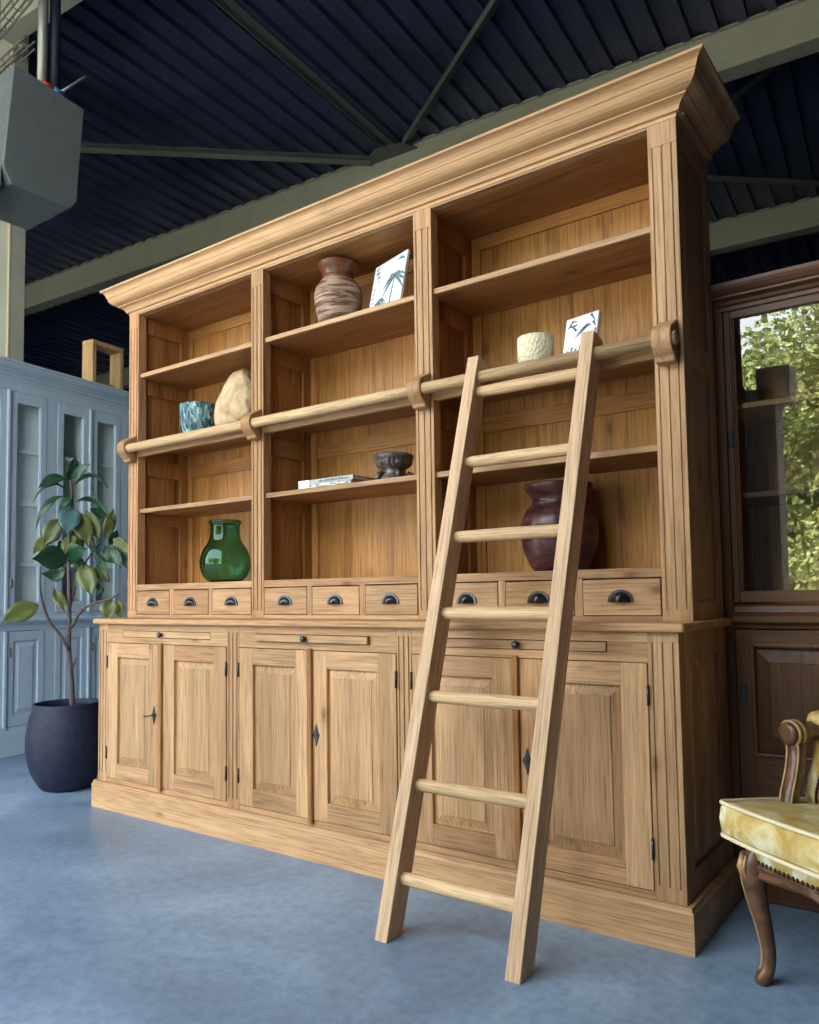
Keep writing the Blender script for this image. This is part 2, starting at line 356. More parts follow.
# ------------------------------------------------------------------ hall
ROT = 0.0745                                   # the hall's frames run a little askew to the furniture
YF = -3.7
struct(MB().box(-14, 4.4, YF, 13, -0.2, 0, 0).build('floor', 'floor'))
struct(MB().box(-60, 60, -60, YF, -0.25, -0.05, 0).build('floor_outside', 'ground'))
def deck():
    mb = MB(); pts = []; x = -16.0; P = 0.236
    while x < 9:
        pts += [(x, 6.055)]
        for q in (0.05, 0.10, 0.15): pts += [(x+q-0.012, 6.055), (x+q-0.008, 6.047), (x+q+0.008, 6.047), (x+q+0.012, 6.055)]
        pts += [(x+P-0.046, 6.055), (x+P-0.038, 6.0), (x+P-0.008, 6.0)]
        x += P
    b = mb.bm; lo = []; hi = []
    def w(xx, yy, z): return (xx*math.cos(ROT)-yy*math.sin(ROT), xx*math.sin(ROT)+yy*math.cos(ROT), z)
    for (xx, z) in pts: lo.append(b.verts.new(w(xx, YF-0.6, z))); hi.append(b.verts.new(w(xx, 14, z)))
    for i in range(len(pts)-1): b.faces.new((lo[i], hi[i], hi[i+1], lo[i+1]))
    o = mb.build('ceiling', 'deck'); sm = o.modifiers.new('sheet', 'SOLIDIFY'); sm.thickness = 0.03; sm.offset = 1
    return struct(o)
deck()
struct(MB().box(-14.2, 5, 13, 13.2, 0, 6.4, 0).build('wall_back', 'navy'))
struct(MB().box(-14.2, -14, YF, 13, 0, 6.4, 0).build('wall_left', 'navy'))
struct(MB().box(4.0, 4.2, YF, 13, 0, 6.4, 0).build('wall_right', 'navy'))
struct(MB().box(1.5, 4.2, YF-0.2, YF, 0, 6.4, 0).build('wall_front', 'darkfront'))
struct(MB().box(-14.2, -5.6, YF-0.2, YF, 0, 6.4, 0).build('wall_front', 'darkfront'))
YP = -6.0
struct(MB().box(-0.80, 0.37, YP-0.35, YP, -0.05, 3.20, 0.01).box(0.18, 0.52, YP-0.35, YP, 3.03, 3.42, 0.01).build('reflected_block', 'darkfront'))  # unseen dark block, added and shaped for its reflection in the cabinet glass

def ibeam(name, label, x0, x1, yc, mat, zt=5.995, h=0.395, fl=0.20):
    """I-section along the hall's cross direction, yc = Y of the near flange edge at X=0"""
    o = thing(name, label, 'roof beam', (x0, yc+x0*math.tan(ROT), zt-h), 0)
    mb = MB(); rot = Matrix.Translation((0, yc, 0)) @ Matrix.Rotation(ROT, 4, 'Z')
    a, b = x0/math.cos(ROT), x1/math.cos(ROT)
    mb.box(a, b, 0.0, fl, zt-0.018, zt, 0.002, mat=rot)
    mb.box(a, b, 0.0, fl, zt-h, zt-h+0.018, 0.002, mat=rot)
    mb.box(a, b, 0.035, 0.05, zt-h+0.018, zt-0.018, 0, mat=rot)
    mb.build('beam_section', mat, o)
    return o
b1 = ibeam('roof_beam', 'long grey steel roof beam passing just above the bookcase cornice', -13.9, 3.95, 4.68, 'steel')
b2 = ibeam('roof_beam', 'grey steel roof beam further back, above the brown glazed cabinet', -13.9, 3.95, 8.50, 'steel')
b0 = ibeam('roof_beam', 'steel roof beam end at the grey column behind the flue pipe, top left', -4.20, 3.95, 0.965, 'steel', fl=0.15)
gx, gy = -3.05, 4.50
MB().prism([(gx-0.32, gy+0.10), (gx-0.24, gy-0.16), (gx-0.05, gy-0.26), (gx+0.26, gy-0.16), (gx+0.36, gy+0.10)], 'Z', 5.915, 5.93).build('gusset_plate', 'steeld', b1)
def brace(p0, p1, label):
    p0, p1 = Vector(p0), Vector(p1); d = (p1-p0).normalized(); s = Vector((-d.y, d.x, 0))
    mb = MB(); w, h = 0.045, 0.07
    def sec(p): return [p+s*w+Vector((0, 0, h)), p-s*w+Vector((0, 0, h)), p-s*w, p-s*(w-0.012), p-s*(w-0.012)+Vector((0, 0, h-0.012)), p+s*w+Vector((0, 0, h-0.012))]
    mb.sweep([sec(p0), sec(p1)])
    o = mb.build('roof_brace', 'steeld'); return tag(o, label, 'roof brace', 'angle braces under the roof deck')
brace((gx-0.22, gy-0.04, 5.90), (-7.4, 0.72, 5.90), 'steel roof brace running left from the gusset to behind the hanging heater')
brace((gx+0.08, gy-0.12, 5.90), (-2.70, 0.90, 5.90), 'steel roof brace running from the gusset up to the top edge left of centre')
brace((gx+0.26, gy-0.12, 5.90), (1.45, 1.60, 5.90), 'steel roof brace running from the gusset up to the top edge right of centre')
brace((-2.4, 5.36, 5.90), (0.98, 8.42, 5.90), 'thin steel brace just in front of the far beam, right of the bookcase')
brace((-0.9, 6.52, 5.90), (1.6, 4.96, 5.90), 'short slanting steel brace beside the right end of the bookcase cornice')

# column, heater and services at upper left
CY0, CY1 = 0.955, 1.085
c = thing('steel_column', 'pale grey steel column under the hanging heater', 'column', (-4.62, 1.0, 0))
mb = MB()
mb.box(-4.95, -4.50, CY0, CY1, 0, 5.98, 0.006)
mb.build('column_section', 'steel', c)
MB().box(-4.525, -4.495, CY0-0.02, CY0-0.0005, 0, 5.98, 0.004).build('corner_light_line', 'cream_paint', c)  # pale strip painted for the light line along the column corner
h = thing('air_heater', 'grey box heater hanging at the top left, pipe rising from it', 'heater', (-3.1, 0.33, 3.66))
F0 = [(0.047, 3.761), (0.108, 4.474), (0.601, 4.412), (0.553, 3.726), (0.504, 3.664), (0.100, 3.664)]
MB().prism(F0, 'X', -3.37, -2.827, 0.005).build('casing', 'casing', h)
MB().prism([(-3.36, 3.77), (-2.845, 3.77), (-2.845, 3.64), (-2.915, 3.58), (-3.36, 3.58)], 'Y', -0.045, 0.046, 0.004).build('outlet_flap', 'steel', h)
MB().tube([(-3.1, 0.444, 4.40), (-3.1, 0.444, 6.0)], 0.034, 24).build('flue_pipe', 'zinc', h)
MB().tube([(-3.1, 0.535, 4.39), (-3.1, 0.535, 6.0)], 0.036, 20).build('flue_pipe', 'navy', h)['label'] = 'dark flue pipe'
MB().tube([(-2.85, 0.31, 4.462), (-2.85, 0.38, 4.455)], 0.018, 12).build('valve', 'red', h)['label'] = 'red valve handle'
MB().tube([(-2.85, 0.385, 4.455), (-2.85, 0.455, 4.448)], 0.022, 12).build('valve', 'blue', h)['label'] = 'blue valve'
MB().tube([(-2.85, 0.435, 4.455), (-2.83, 0.61, 4.655)], 0.010, 8).build('vent_spout', 'zinc', h)
def tray(p0, p1, label):
    p0, p1 = Vector(p0), Vector(p1); mb = MB(); d = (p1-p0); w = Vector((0, 0, 0.06)); y = Vector((0, 0.07, 0))
    o = thing('cable_tray', label, 'cable tray', p0)
    for off in (Vector((0, 0, 0)), w, y, w+y): mb.tube([p0+off, p1+off], 0.007, 8)
    n = 16
    for k in range(n): q = p0+d*((k+0.5)/n); mb.tube([q+w, q, q+y, q+y+w], 0.004, 6)
    mb.build('wire_tray', 'zincd', o)
    for t in (0.12, 0.55): q = p0+d*t+y*0.5; MB().tube([q, Vector((q.x, q.y, 6.0))], 0.006, 8).build('hanger_rod', 'zinc', o)
tray((-5.2, 0.60, 5.15), (-3.50, 0.535, 5.15), 'metal cable tray just above the hanging heater')
tray((-5.2, 0.50, 5.18), (-2.9, 0.27, 5.18), 'upper metal cable tray at the top left corner')
tag(MB().tube(spline([(-4.46, 0.93, 5.97), (-4.477, 0.93, 5.90), (-4.47, 0.93, 5.84), (-4.424, 0.92, 5.79), (-4.339, 0.92, 5.73), (-4.206, 0.92, 5.66)], 6), 0.016, 10).build('conduit', 'cream_paint'),
    'cream bent conduit beside the column above the heater', 'conduit')

# ------------------------------------------------------------------ bookcase
BK = thing('bookcase', 'large light teak library bookcase with a ladder leaning on its rail', 'bookcase', (0, 0.09, 0))
PIL = [(-1.40, -1.322), (-0.494, -0.4175), (0.401, 0.483), (1.3095, 1.40)]
BAY = [(-1.322, -0.494), (-0.4175, 0.401), (0.483, 1.3095)]
LPIL = [(-1.403, -1.330), (-0.477, -0.403), (0.413, 0.477), (1.3135, 1.403)]
LBAY = [(-1.330, -0.477), (-0.403, 0.413), (0.477, 1.3135)]
ZC, ZP, YB = 0.90, 2.468, 0.34
YL = -0.154
def fluted(x0, x1, y, z0, z1, zf0, zf1, mat, depth=0.045, n=3):
    mb = MB(); d = 0.004
    mb.box(x0, x1, y+d, y+depth, z0, z1, 0)
    mb.box(x0, x1, y, y+d+0.001, z0, zf0, 0.0012); mb.box(x0, x1, y, y+d+0.001, zf1, z1, 0.0012)
    w = x1-x0; g = 0.005; m = 0.17*w
    xs = [x0]+[x0+m+(w-2*m)*(i/(n-1)) for i in range(n)]+[x1]
    for i in range(n+1):
        a = xs[i]+(g/2 if i > 0 else 0); b = xs[i+1]-(g/2 if i < n else 0)
        mb.box(a, b, y, y+d+0.001, zf0, zf1, 0.0012)
    return mb.build('pilaster', mat, BK)
for (a, b) in PIL: fluted(a, b, 0.0, ZC, ZP, 0.935, 2.375, 'teakZ')
for (a, b) in LPIL: fluted(a, b, YL, 0.125, 0.874, 0.165, 0.845, 'teakZ')
# plinth
mb = MB(); X = 1.4247
prof = [(0.0, 0.0), (0.0, 0.108), (0.005, 0.116), (0.006, 0.1255), (0.05, 0.1255), (0.05, 0.0)]
def strip(mb, prof, path_fn):
    secs = [[path_fn(k, o, z) for (o, z) in prof] for k in range(4)]
    mb.sweep(secs)
strip(mb, prof, lambda k, o, z: [(-X+o, YB-0.002, z), (-X+o, -0.173+o, z), (X-o, -0.173+o, z), (X-o, YB-0.002, z)][k])
mb.build('plinth', 'teakX', BK)
# base carcass: bottom board and a dark sheet that paints shade in door gaps
MB().box(-1.38, 1.38, -0.09, 0.32, 0.02, 0.10, 0).box(-1.36, 1.36, -0.105, -0.10, 0.12, 0.86, 0).build('base_bottom', 'gap', BK)
SL = [(-1.205, -0.585, 0.0), (-0.297, 0.290, -0.014), (0.62, 1.19, -0.004)]
for (a, b), (s0, s1, _) in zip(LBAY, SL):
    MB().box(a, b, YL+0.002, -0.11, 0.125, 0.1455, 0.001).build('base_rail', 'teakX', BK)
    fr = MB().box(a, b, YL+0.001, -0.11, 0.844, 0.874, 0.001).build('front_rail', 'teakX', BK)
    MB().box(a, b, YL+0.001, -0.11, 0.786, 0.812, 0.001).build('front_rail', 'teakX', BK)
    MB().box(a, s0-0.002, YL+0.001, -0.11, 0.8115, 0.8445, 0.0005).build('slide_surround', 'teakX', fr)
    MB().box(s1+0.002, b, YL+0.001, -0.11, 0.8115, 0.8445, 0.0005).build('slide_surround', 'teakX', fr)
for (s0, s1, dy), kx in zip(SL, (-0.916, -0.016, 0.895)):
    s = MB().box(s0, s1, YL+dy, 0.2, 0.814, 0.842, 0.0015).build('pull_out_slide', 'teakX', BK)
    MB().lathe([(0, 0.022), (0.008, 0.021), (0.0125, 0.016), (0.0125, 0.012), (0.006, 0.008), (0.005, 0), (0.009, 0), (0.009, -0.001), (0, -0.001)], seg=20,
               mat=Matrix.Translation((kx, YL+dy, 0.828)) @ Matrix.Rotation(PI/2, 4, 'X')).build('knob', 'iron', s)
# counter top
MB().box(-1.425, 1.425, -0.1766, YB+0.006, 0.874, 0.90, 0.007, 3).build('counter_top', 'teakX', BK)
# doors
def raised_door(x0, x1, z0, z1, y, mat_parent, t=0.024, sw=0.080, rw_t=0.067, rw_b=0.070, hinge_left=True, strip=None, wood_v='teakZ', wood_h='teakX', fin=0.033, keep=True):
    a, b, c, e = x0+sw, x1-sw, z0+rw_b, z1-rw_t
    p = MB(); bm = p.bm
    def ring(i, dy): return [bm.verts.new(v) for v in ((a+i, y+dy, c+i), (b-i, y+dy, c+i), (b-i, y+dy, e-i), (a+i, y+dy, e-i))]
    R = [ring(-0.006, t), ring(-0.006, 0.0135), ring(0.004, 0.0135), ring(fin, 0.0055), ring(fin+0.002, 0.003), ]
    for A, B in zip(R, R[1:]):
        for k in range(4): bm.faces.new((A[k], A[(k+1) % 4], B[(k+1) % 4], B[k]))
    bm.faces.new(R[-1]); bmesh.ops.recalc_face_normals(bm, faces=bm.faces[:])
    d = p.build('door', wood_v, mat_parent, keep=keep)
    for (p0, p1) in ((x0, a), (b, x1)): MB().box(p0, p1, y, y+t, z0, z1, 0.0015).build('door_stile', wood_v, d, keep=keep)
    for (q0, q1) in ((e, z1-0.0005), (z0+0.0005, c)): MB().box(a-0.0005, b+0.0005, y+0.0004, y+t, q0, q1, 0.001).build('door_rail', wood_h, d, keep=keep)
    return d
DOORS = [(-1.327, -0.924), (-0.904, -0.480), (-0.400, 0.0005), (0.0035, 0.410), (0.480, 0.878), (0.898, 1.311)]
DZ = (0.148, 0.784)
for i, (a, b) in enumerate(DOORS):
    left = i % 2 == 0
    d = raised_door(a, b, DZ[0], DZ[1], YL-0.002, BK)
    hx = a-0.0015 if left else b+0.0015
    for hz in (0.665, 0.235):
        MB().tube([(hx, YL-0.005, hz), (hx, YL-0.005, hz+0.058)], 0.0038, 10).build('hinge', 'iron', d)
    if left:                                                            # astragal strip covering the meeting stiles
        x = {0: -0.914, 2: 0.002, 4: 0.888}[i]
        w = {0: 0.012, 2: 0.0115, 4: 0.0115}[i]
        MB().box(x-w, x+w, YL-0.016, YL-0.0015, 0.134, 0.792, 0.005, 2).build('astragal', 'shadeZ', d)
    esc = {0: -0.963, 3: 0.030, 5: 0.922}.get(i)
    if esc is not None:
        mb = MB(); z = 0.466
        mb.prism([(esc-0.017, z), (esc-0.008, z+0.015), (esc, z+0.042), (esc+0.008, z+0.015), (esc+0.017, z), (esc+0.008, z-0.015), (esc, z-0.042), (esc-0.008, z-0.015)], 'Y', YL-0.006, YL-0.0015, 0.001)
        mb.tube([(esc, YL-0.006, z), (esc, YL-0.010, z)], 0.006, 10)
        e = mb.build('escutcheon', 'iron', d)
        if i == 0:
            mb = MB(); mb.tube([(esc, YL-0.004, z), (esc-0.002, YL-0.04, z)], 0.0025, 8)
            mb.tube([(esc-0.002+0.011*math.cos(t*PI/6), YL-0.048+0.009*math.sin(t*PI/6), z) for t in range(13)], 0.002, 6, caps=False)
            mb.build('key', 'iron', d)
# side panels: frame and recessed panels, mitred for both sides
for sx in (1, -1):
    def bx(mb, o0, o1, *r, bev=0.0015): mb.box(*(sorted((sx*o0, sx*o1))), *r, bev)
    mb = MB(); x1, x0 = 1.403, 1.379
    bx(mb, x0, x1, YL+0.045, YL+0.085, 0.125, 0.874); bx(mb, x0, x1, 0.245, YB, 0.125, 0.874)
    bx(mb, x0, x1-0.0004, YL+0.085, 0.245, 0.125, 0.200); bx(mb, x0, x1-0.0004, YL+0.085, 0.245, 0.790, 0.874)
    s = mb.build('base_side', 'teakZ', BK)
    mb = MB(); bm = mb.bm
    def rng(i, dx, a=YL+0.085, b=0.245, c=0.200, e=0.790): return [bm.verts.new((sx*(x1-dx), yy, zz)) for yy, zz in ((a+i, c+i), (b-i, c+i), (b-i, e-i), (a+i, e-i))]
    R = [rng(-0.003, 0.012), rng(0.004, 0.012), rng(0.03, 0.006), rng(0.032, 0.004)]
    for A, B in zip(R, R[1:]):
        for k in range(4): bm.faces.new((A[k], A[(k+1) % 4], B[(k+1) % 4], B[k]))
    bm.faces.new(R[-1]); bmesh.ops.recalc_face_normals(bm, faces=bm.faces[:])
    mb.build('side_panel', 'teakZ', s)
    mb = MB(); u1, u0 = 1.40, 1.376
    bx(mb, u0, u1, 0.045, 0.062, ZC, ZP); bx(mb, u0, u1, 0.285, YB, ZC, ZP)
    for (c, e) in ((ZC, 0.955), (1.70, 1.775), (2.385, ZP)): bx(mb, u0, u1-0.0004, 0.062, 0.285, c, e)
    s = mb.build('upper_side', 'teakZ', BK)
    for (c, e) in ((0.95, 1.705), (1.77, 2.39)):
        bx2 = MB(); bx(bx2, 1.3835, 1.39, 0.058, 0.289, c, e, bev=0); bx2.build('side_panel', 'teakZ', s)
    # mouldings round the recessed panels
    for (c, e) in ((0.955, 1.70), (1.775, 2.385)):
        ml = MB()
        for (y0, y1, z0, z1) in ((0.062, 0.070, c, e), (0.277, 0.285, c, e), (0.070, 0.277, c, c+0.008), (0.070, 0.277, e-0.008, e)):
            bx(ml, 1.389, 1.397, y0, y1, z0, z1, bev=0.003)
        ml.build('panel_moulding', 'teakZ', s)
    # inner lining of end bays
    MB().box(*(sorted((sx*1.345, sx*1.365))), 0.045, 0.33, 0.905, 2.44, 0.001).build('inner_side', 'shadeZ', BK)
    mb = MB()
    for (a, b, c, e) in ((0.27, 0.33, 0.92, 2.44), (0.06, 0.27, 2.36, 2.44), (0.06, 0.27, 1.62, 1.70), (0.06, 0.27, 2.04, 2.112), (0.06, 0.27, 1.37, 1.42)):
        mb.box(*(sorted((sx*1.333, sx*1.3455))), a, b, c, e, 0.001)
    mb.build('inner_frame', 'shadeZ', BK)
# partitions between bays
for (a, b) in PIL[1:3]:
    cx = (a+b)/2
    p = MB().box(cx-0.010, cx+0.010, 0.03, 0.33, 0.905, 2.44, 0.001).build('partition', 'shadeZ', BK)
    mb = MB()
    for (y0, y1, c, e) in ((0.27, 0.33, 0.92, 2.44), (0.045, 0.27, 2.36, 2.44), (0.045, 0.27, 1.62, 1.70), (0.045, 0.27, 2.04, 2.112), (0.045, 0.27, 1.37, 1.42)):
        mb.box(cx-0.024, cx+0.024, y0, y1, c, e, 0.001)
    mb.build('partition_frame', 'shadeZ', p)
# back, top, shelves and drawers of each bay
for (a, b) in BAY:
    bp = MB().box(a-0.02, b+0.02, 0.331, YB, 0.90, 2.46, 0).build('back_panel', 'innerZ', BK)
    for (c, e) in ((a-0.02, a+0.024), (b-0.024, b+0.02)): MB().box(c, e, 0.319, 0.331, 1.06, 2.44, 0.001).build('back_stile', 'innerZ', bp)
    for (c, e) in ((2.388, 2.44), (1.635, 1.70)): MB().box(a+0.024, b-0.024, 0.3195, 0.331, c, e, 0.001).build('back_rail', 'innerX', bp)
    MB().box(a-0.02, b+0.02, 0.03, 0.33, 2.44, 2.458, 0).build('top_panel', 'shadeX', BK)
    MB().box(a, b, 0.0012, 0.03, 2.442, ZP, 0.001).build('frieze_rail', 'teakX', BK)
    for z in (2.115, 1.423):
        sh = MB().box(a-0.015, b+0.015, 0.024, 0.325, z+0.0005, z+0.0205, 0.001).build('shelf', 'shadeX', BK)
        MB().box(a-0.015, b+0.015, 0.012, 0.0245, z, z+0.021, 0.002).build('shelf_edge', 'teakX', sh)  # same board in paler teak, the light on its edge put into colour
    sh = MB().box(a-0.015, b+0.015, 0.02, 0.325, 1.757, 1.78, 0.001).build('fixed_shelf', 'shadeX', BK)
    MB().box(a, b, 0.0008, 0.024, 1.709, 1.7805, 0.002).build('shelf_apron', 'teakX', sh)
    MB().box(a-0.015, b+0.015, 0.02, 0.325, 1.043, 1.0635, 0.001).box(a, b, 0.0008, 0.024, 1.034, 1.064, 0.0015).build('bottom_shelf', 'teakX', BK)
    MB().box(a, b, 0.0008, 0.024, ZC, 0.915, 0.001).build('drawer_rail', 'teakX', BK)
    MB().box(a, b, 0.06, 0.065, 0.90, 1.04, 0).build('drawer_backing', 'gap', BK)  # dark sheet painting the shade between the drawers
    w = b-a; mw = 0.028; dw = (w-2*mw-0.004)/3
    for k in range(2):
        x = a+0.002+dw*(k+1)+mw*k
        MB().box(x, x+mw, 0.0008, 0.03, 0.914, 1.035, 0.001).build('drawer_divider', 'teakZ', BK)
    for k in range(3):
        x0 = a+0.002+(dw+mw)*k; x1 = x0+dw; z0, z1 = 0.917, 1.030
        d = MB().box(x0+0.002, x1-0.002, -0.001, 0.019, z0, z1, 0.0015).box(x0+0.008, x1-0.008, 0.019, 0.058, z0+0.006, z1-0.006, 0).build('drawer', 'teakX', BK)
        cx, cz = (x0+x1)/2, 0.958
        mb = MB(); bm = mb.bm; W, H, D = 0.042, 0.040, 0.026
        # cup: half dome open below, with a flat lip round it
        rows = []
        for i in range(9):
            ph = PI*i/8; row = []
            for j in range(6):
                th = (PI/2)*j/5
                row.append(bm.verts.new((cx-W*0.84*math.cos(ph)*math.cos(th), -0.003-D*math.sin(th)*(0.35+0.65*math.sin(ph)) if j else -0.003, cz+H*0.84*math.sin(ph)*math.cos(th))))
            rows.append(row)
        for A, B in zip(rows, rows[1:]):
            for j in range(5): bm.faces.new((A[j], A[j+1], B[j+1], B[j]))
        for f in bm.faces: f.smooth = True
        arc = []
        for i in range(15):
            ph = PI*i/14; arc.append((cx-W*math.cos(ph), cz+H*math.sin(ph)))
        inn = [(cx+(px-cx)*0.80, cz+(pz-cz)*0.80) for (px, pz) in arc]
        for i in range(14):
            mb.hexa([(arc[i][0], -0.001, arc[i][1]), (arc[i+1][0], -0.001, arc[i+1][1]), (inn[i+1][0], -0.001, inn[i+1][1]), (inn[i][0], -0.001, inn[i][1]),
                     (arc[i][0], -0.006, arc[i][1]), (arc[i+1][0], -0.006, arc[i+1][1]), (inn[i+1][0], -0.006, inn[i+1][1]), (inn[i][0], -0.006, inn[i][1])])
        mb.build('cup_handle', 'iron', d)
# cornice: mitred sweep of an ogee profile
PR = [(-0.03, 2.450), (0.002, 2.450), (0.002, 2.462), (0.012, 2.464), (0.015, 2.470), (0.019, 2.478), (0.027, 2.486), (0.038, 2.4915), (0.043, 2.492), (0.043, 2.497),
      (0.055, 2.501), (0.067, 2.508), (0.076, 2.518), (0.0805, 2.529), (0.082, 2.536), (0.0845, 2.5375), (0.0865, 2.546), (0.091, 2.556), (0.098, 2.5635), (0.107, 2.568), (0.109, 2.5685), (0.109, 2.578), (-0.03, 2.578)]
mb = MB(); SF, SS = 0.0996/0.109, 0.113/0.109
secs = []
for k in range(4):
    sec = []
    for (o, z) in PR:
        oy, ox = o*SF, o*SS
        sec.append([(-1.40-ox, YB, z), (-1.40-ox, -oy, z), (1.40+ox, -oy, z), (1.40+ox, YB, z)][k])
    secs.append(sec)
mb.sweep(secs); mb.box(-1.42, 1.42, 0.02, YB, 2.462, 2.574, 0)
mb.build('cornice', 'corniceX', BK)
# ladder rail and its brackets
PY, PZ = -0.046, 1.747
mb = MB(); mb.tube([(-1.395, PY, PZ), (1.394, PY, PZ)], 0.0212, 24); mb.build('ladder_rail', 'pole', BK)
for (a, b) in PIL:
    cx = (a+b)/2; w = 0.030
    pr = spline([(0.0, 1.818), (-0.020, 1.806), (-0.046, 1.793), (-0.068, 1.778), (-0.076, 1.752), (-0.070, 1.728), (-0.056, 1.710), (-0.040, 1.696), (-0.034, 1.684), (-0.020, 1.680), (0.0, 1.680)], 4)
    pr = [(p[0], p[1]) for p in [(v.x, v.y) for v in [Vector((q.x, q.y)) for q in pr]]] if False else pr
    MB().prism([(q[0]-0.0005, q[1]) for q in pr], 'X', cx-w, cx+w, 0.003).build('rail_bracket', 'teakZ', BK)

# ------------------------------------------------------------------ ladder
LD = thing('library_ladder', 'pale wooden library ladder leaning on the bookcase rail', 'ladder', (0.875, -0.53, 0))
ty, tz = 0.2722, 0.9622; ny, nz = 0.9622, -0.2722
F = Vector((-0.575, 0.0))
def LP(s, d): return (F.x+ty*s+ny*d, F.y+tz*s+nz*d)
TOP, TH = 1.892, 0.075
sp = (PY-F.x)*ty+(PZ)*tz; dp = (PY-F.x)*ny+PZ*nz     # rail in ladder coordinates
rn = 0.0222
hook = [LP(TOP, 0), LP(TOP, TH)]
hook += [LP(sp+0.045, TH), LP(sp+0.030, TH+0.002), LP(sp+rn, TH+0.002)]
hook += [LP(sp+rn*math.cos(PI*k/8), dp-rn*math.sin(PI*k/8)) for k in range(0, 9)]
hook += [LP(sp-rn, TH+0.0), LP(sp-0.06, TH+0.0), LP(sp-0.10, TH)]
back_foot_s = TH*(-nz)/tz
poly = [(F.x, 0.0)]+hook+[(LP(back_foot_s, TH)[0], 0.0)]
shear = Matrix.Identity(4); shear[0][2] = 0.035/1.82
for x0 in (0.637, 1.063):
    MB().prism(poly, 'X', x0, x0+0.044, 0.0015, mat=shear).build('stile', 'ladderZ', LD)
for z in (0.159, 0.416, 0.673, 0.930, 1.178, 1.435, 1.690):
    s = z/tz; y, zz = LP(s, 0.0375); zz = z; y = F.x+ty*(z/tz)+0.0375/ny
    dx = 0.035*z/1.82
    MB().tube([(0.672+dx, y, z), (0.70+dx, y, z), (0.875+dx, y, z), (1.045+dx, y, z), (1.072+dx, y, z)], [0.0185, 0.0195, 0.021, 0.0195, 0.0185], 20).build('rung', 'pole', LD)

# ------------------------------------------------------------------ things on the shelves
def turned(name, label, cat, loc, prof, mat, seg=48, fn=None, th=0.006):
    inner = [(max(r-th, 0.004), z) for (r, z) in reversed(prof) if z > th*1.5]
    o = thing(name, label, cat, loc)
    full = [(0, 0)]+prof+inner+[(0, inner[-1][1])]
    return o, full
def sm(p, n=5): return [(q.x, q.y) for q in spline([(a, b, 0) for a, b in p], n)]
# green glass jar
o = thing('glass_jar', 'wide green glass jar in the bottom left bay of the bookcase', 'jar', (-0.845, 0.155, 1.0642))
pj = sm([(0.062, 0.0), (0.085, 0.012), (0.108, 0.04), (0.1195, 0.085), (0.118, 0.118), (0.103, 0.160), (0.081, 0.195), (0.071, 0.225), (0.069, 0.262), (0.071, 0.28)], 5)
rim = [(0.077, 0.284), (0.079, 0.291), (0.077, 0.298), (0.070, 0.300)]
outer = [(0, 0.0), (0.04, 0.002)]+pj+rim
inn = [(max(r-0.005, 0.01), z) for r, z in reversed(pj) if z > 0.012]
MB().lathe(outer+[(0.066, 0.296)]+inn+[(0.05, 0.012), (0, 0.010)], -0.845, 0.155, 1.0642, 56).build('glass_body', 'jar', o)
# ridged teal pot
o = thing('ridged_pot', 'teal ridged ceramic pot in the left bay, behind the ladder rail', 'pot', (-1.035, 0.15, 1.7805))
def ridge(a, z):
    return 1+0.055*abs(math.sin(8.5*a+6*math.sin(z*18)*0.35+1.2*math.sin(3*a)))+0.018*math.sin(31*a+z*90)
body = sm([(0.068, 0.0), (0.074, 0.03), (0.081, 0.08), (0.086, 0.13), (0.088, 0.172)], 6)
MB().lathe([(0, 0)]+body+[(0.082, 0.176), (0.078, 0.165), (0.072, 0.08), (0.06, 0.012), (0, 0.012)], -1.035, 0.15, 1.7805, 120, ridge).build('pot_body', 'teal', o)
# weathered stone
b = bmesh.new(); bmesh.ops.create_icosphere(b, subdivisions=5, radius=1.0)
for v in b.verts:
    p = v.co.copy(); n = noise.noise(p*1.6+Vector((3, 1, 7)))*0.16+noise.noise(p*5)*0.05+noise.noise(p*13)*0.018
    p = p*(1+n); z = p.z
    wx = 0.125*(1-0.22*max(z, -0.5)); wy = 0.095*(1-0.15*z)
    x = p.x*wx+0.03*(z) ; v.co = (x, p.y*wy, max(z, -0.93)*0.155)
for f in b.faces: f.smooth = True
zmin = min(v.co.z for v in b.verts)
bmesh.ops.translate(b, vec=(-0.755, 0.165, 1.7805-zmin), verts=b.verts)
mb = MB(); mb._merge(b); tag(mb.build('standing_stone', 'stone'), 'pale rough upright stone beside the teal pot in the left bay', 'stone ornament')
# clay vase
vx, vy, vz = -0.095, 0.135, 2.1362
o = thing('clay_vase', 'brown wheel-marked clay vase with flared rim on the upper middle shelf', 'vase', (vx, vy, vz))
bd = sm([(0.070, 0.0), (0.085, 0.03), (0.099, 0.09), (0.104, 0.140), (0.098, 0.175), (0.082, 0.200), (0.068, 0.212)], 6)
MB().lathe([(0, 0)]+bd+[(0.058, 0.212), (0.06, 0.18), (0.09, 0.12), (0.07, 0.02), (0, 0.015)], vx, vy, vz, 56).build('vase_body', 'clay', o)
nk = [(0.070, 0.206), (0.073, 0.214), (0.070, 0.222), (0.066, 0.228), (0.0655, 0.236), (0.070, 0.248), (0.079, 0.264), (0.0875, 0.278), (0.089, 0.284), (0.083, 0.285), (0.070, 0.262), (0.058, 0.235), (0.058, 0.206)]
MB().lathe(nk+[nk[0]], vx, vy, vz, 56).build('vase_rim', 'clayrim', o)
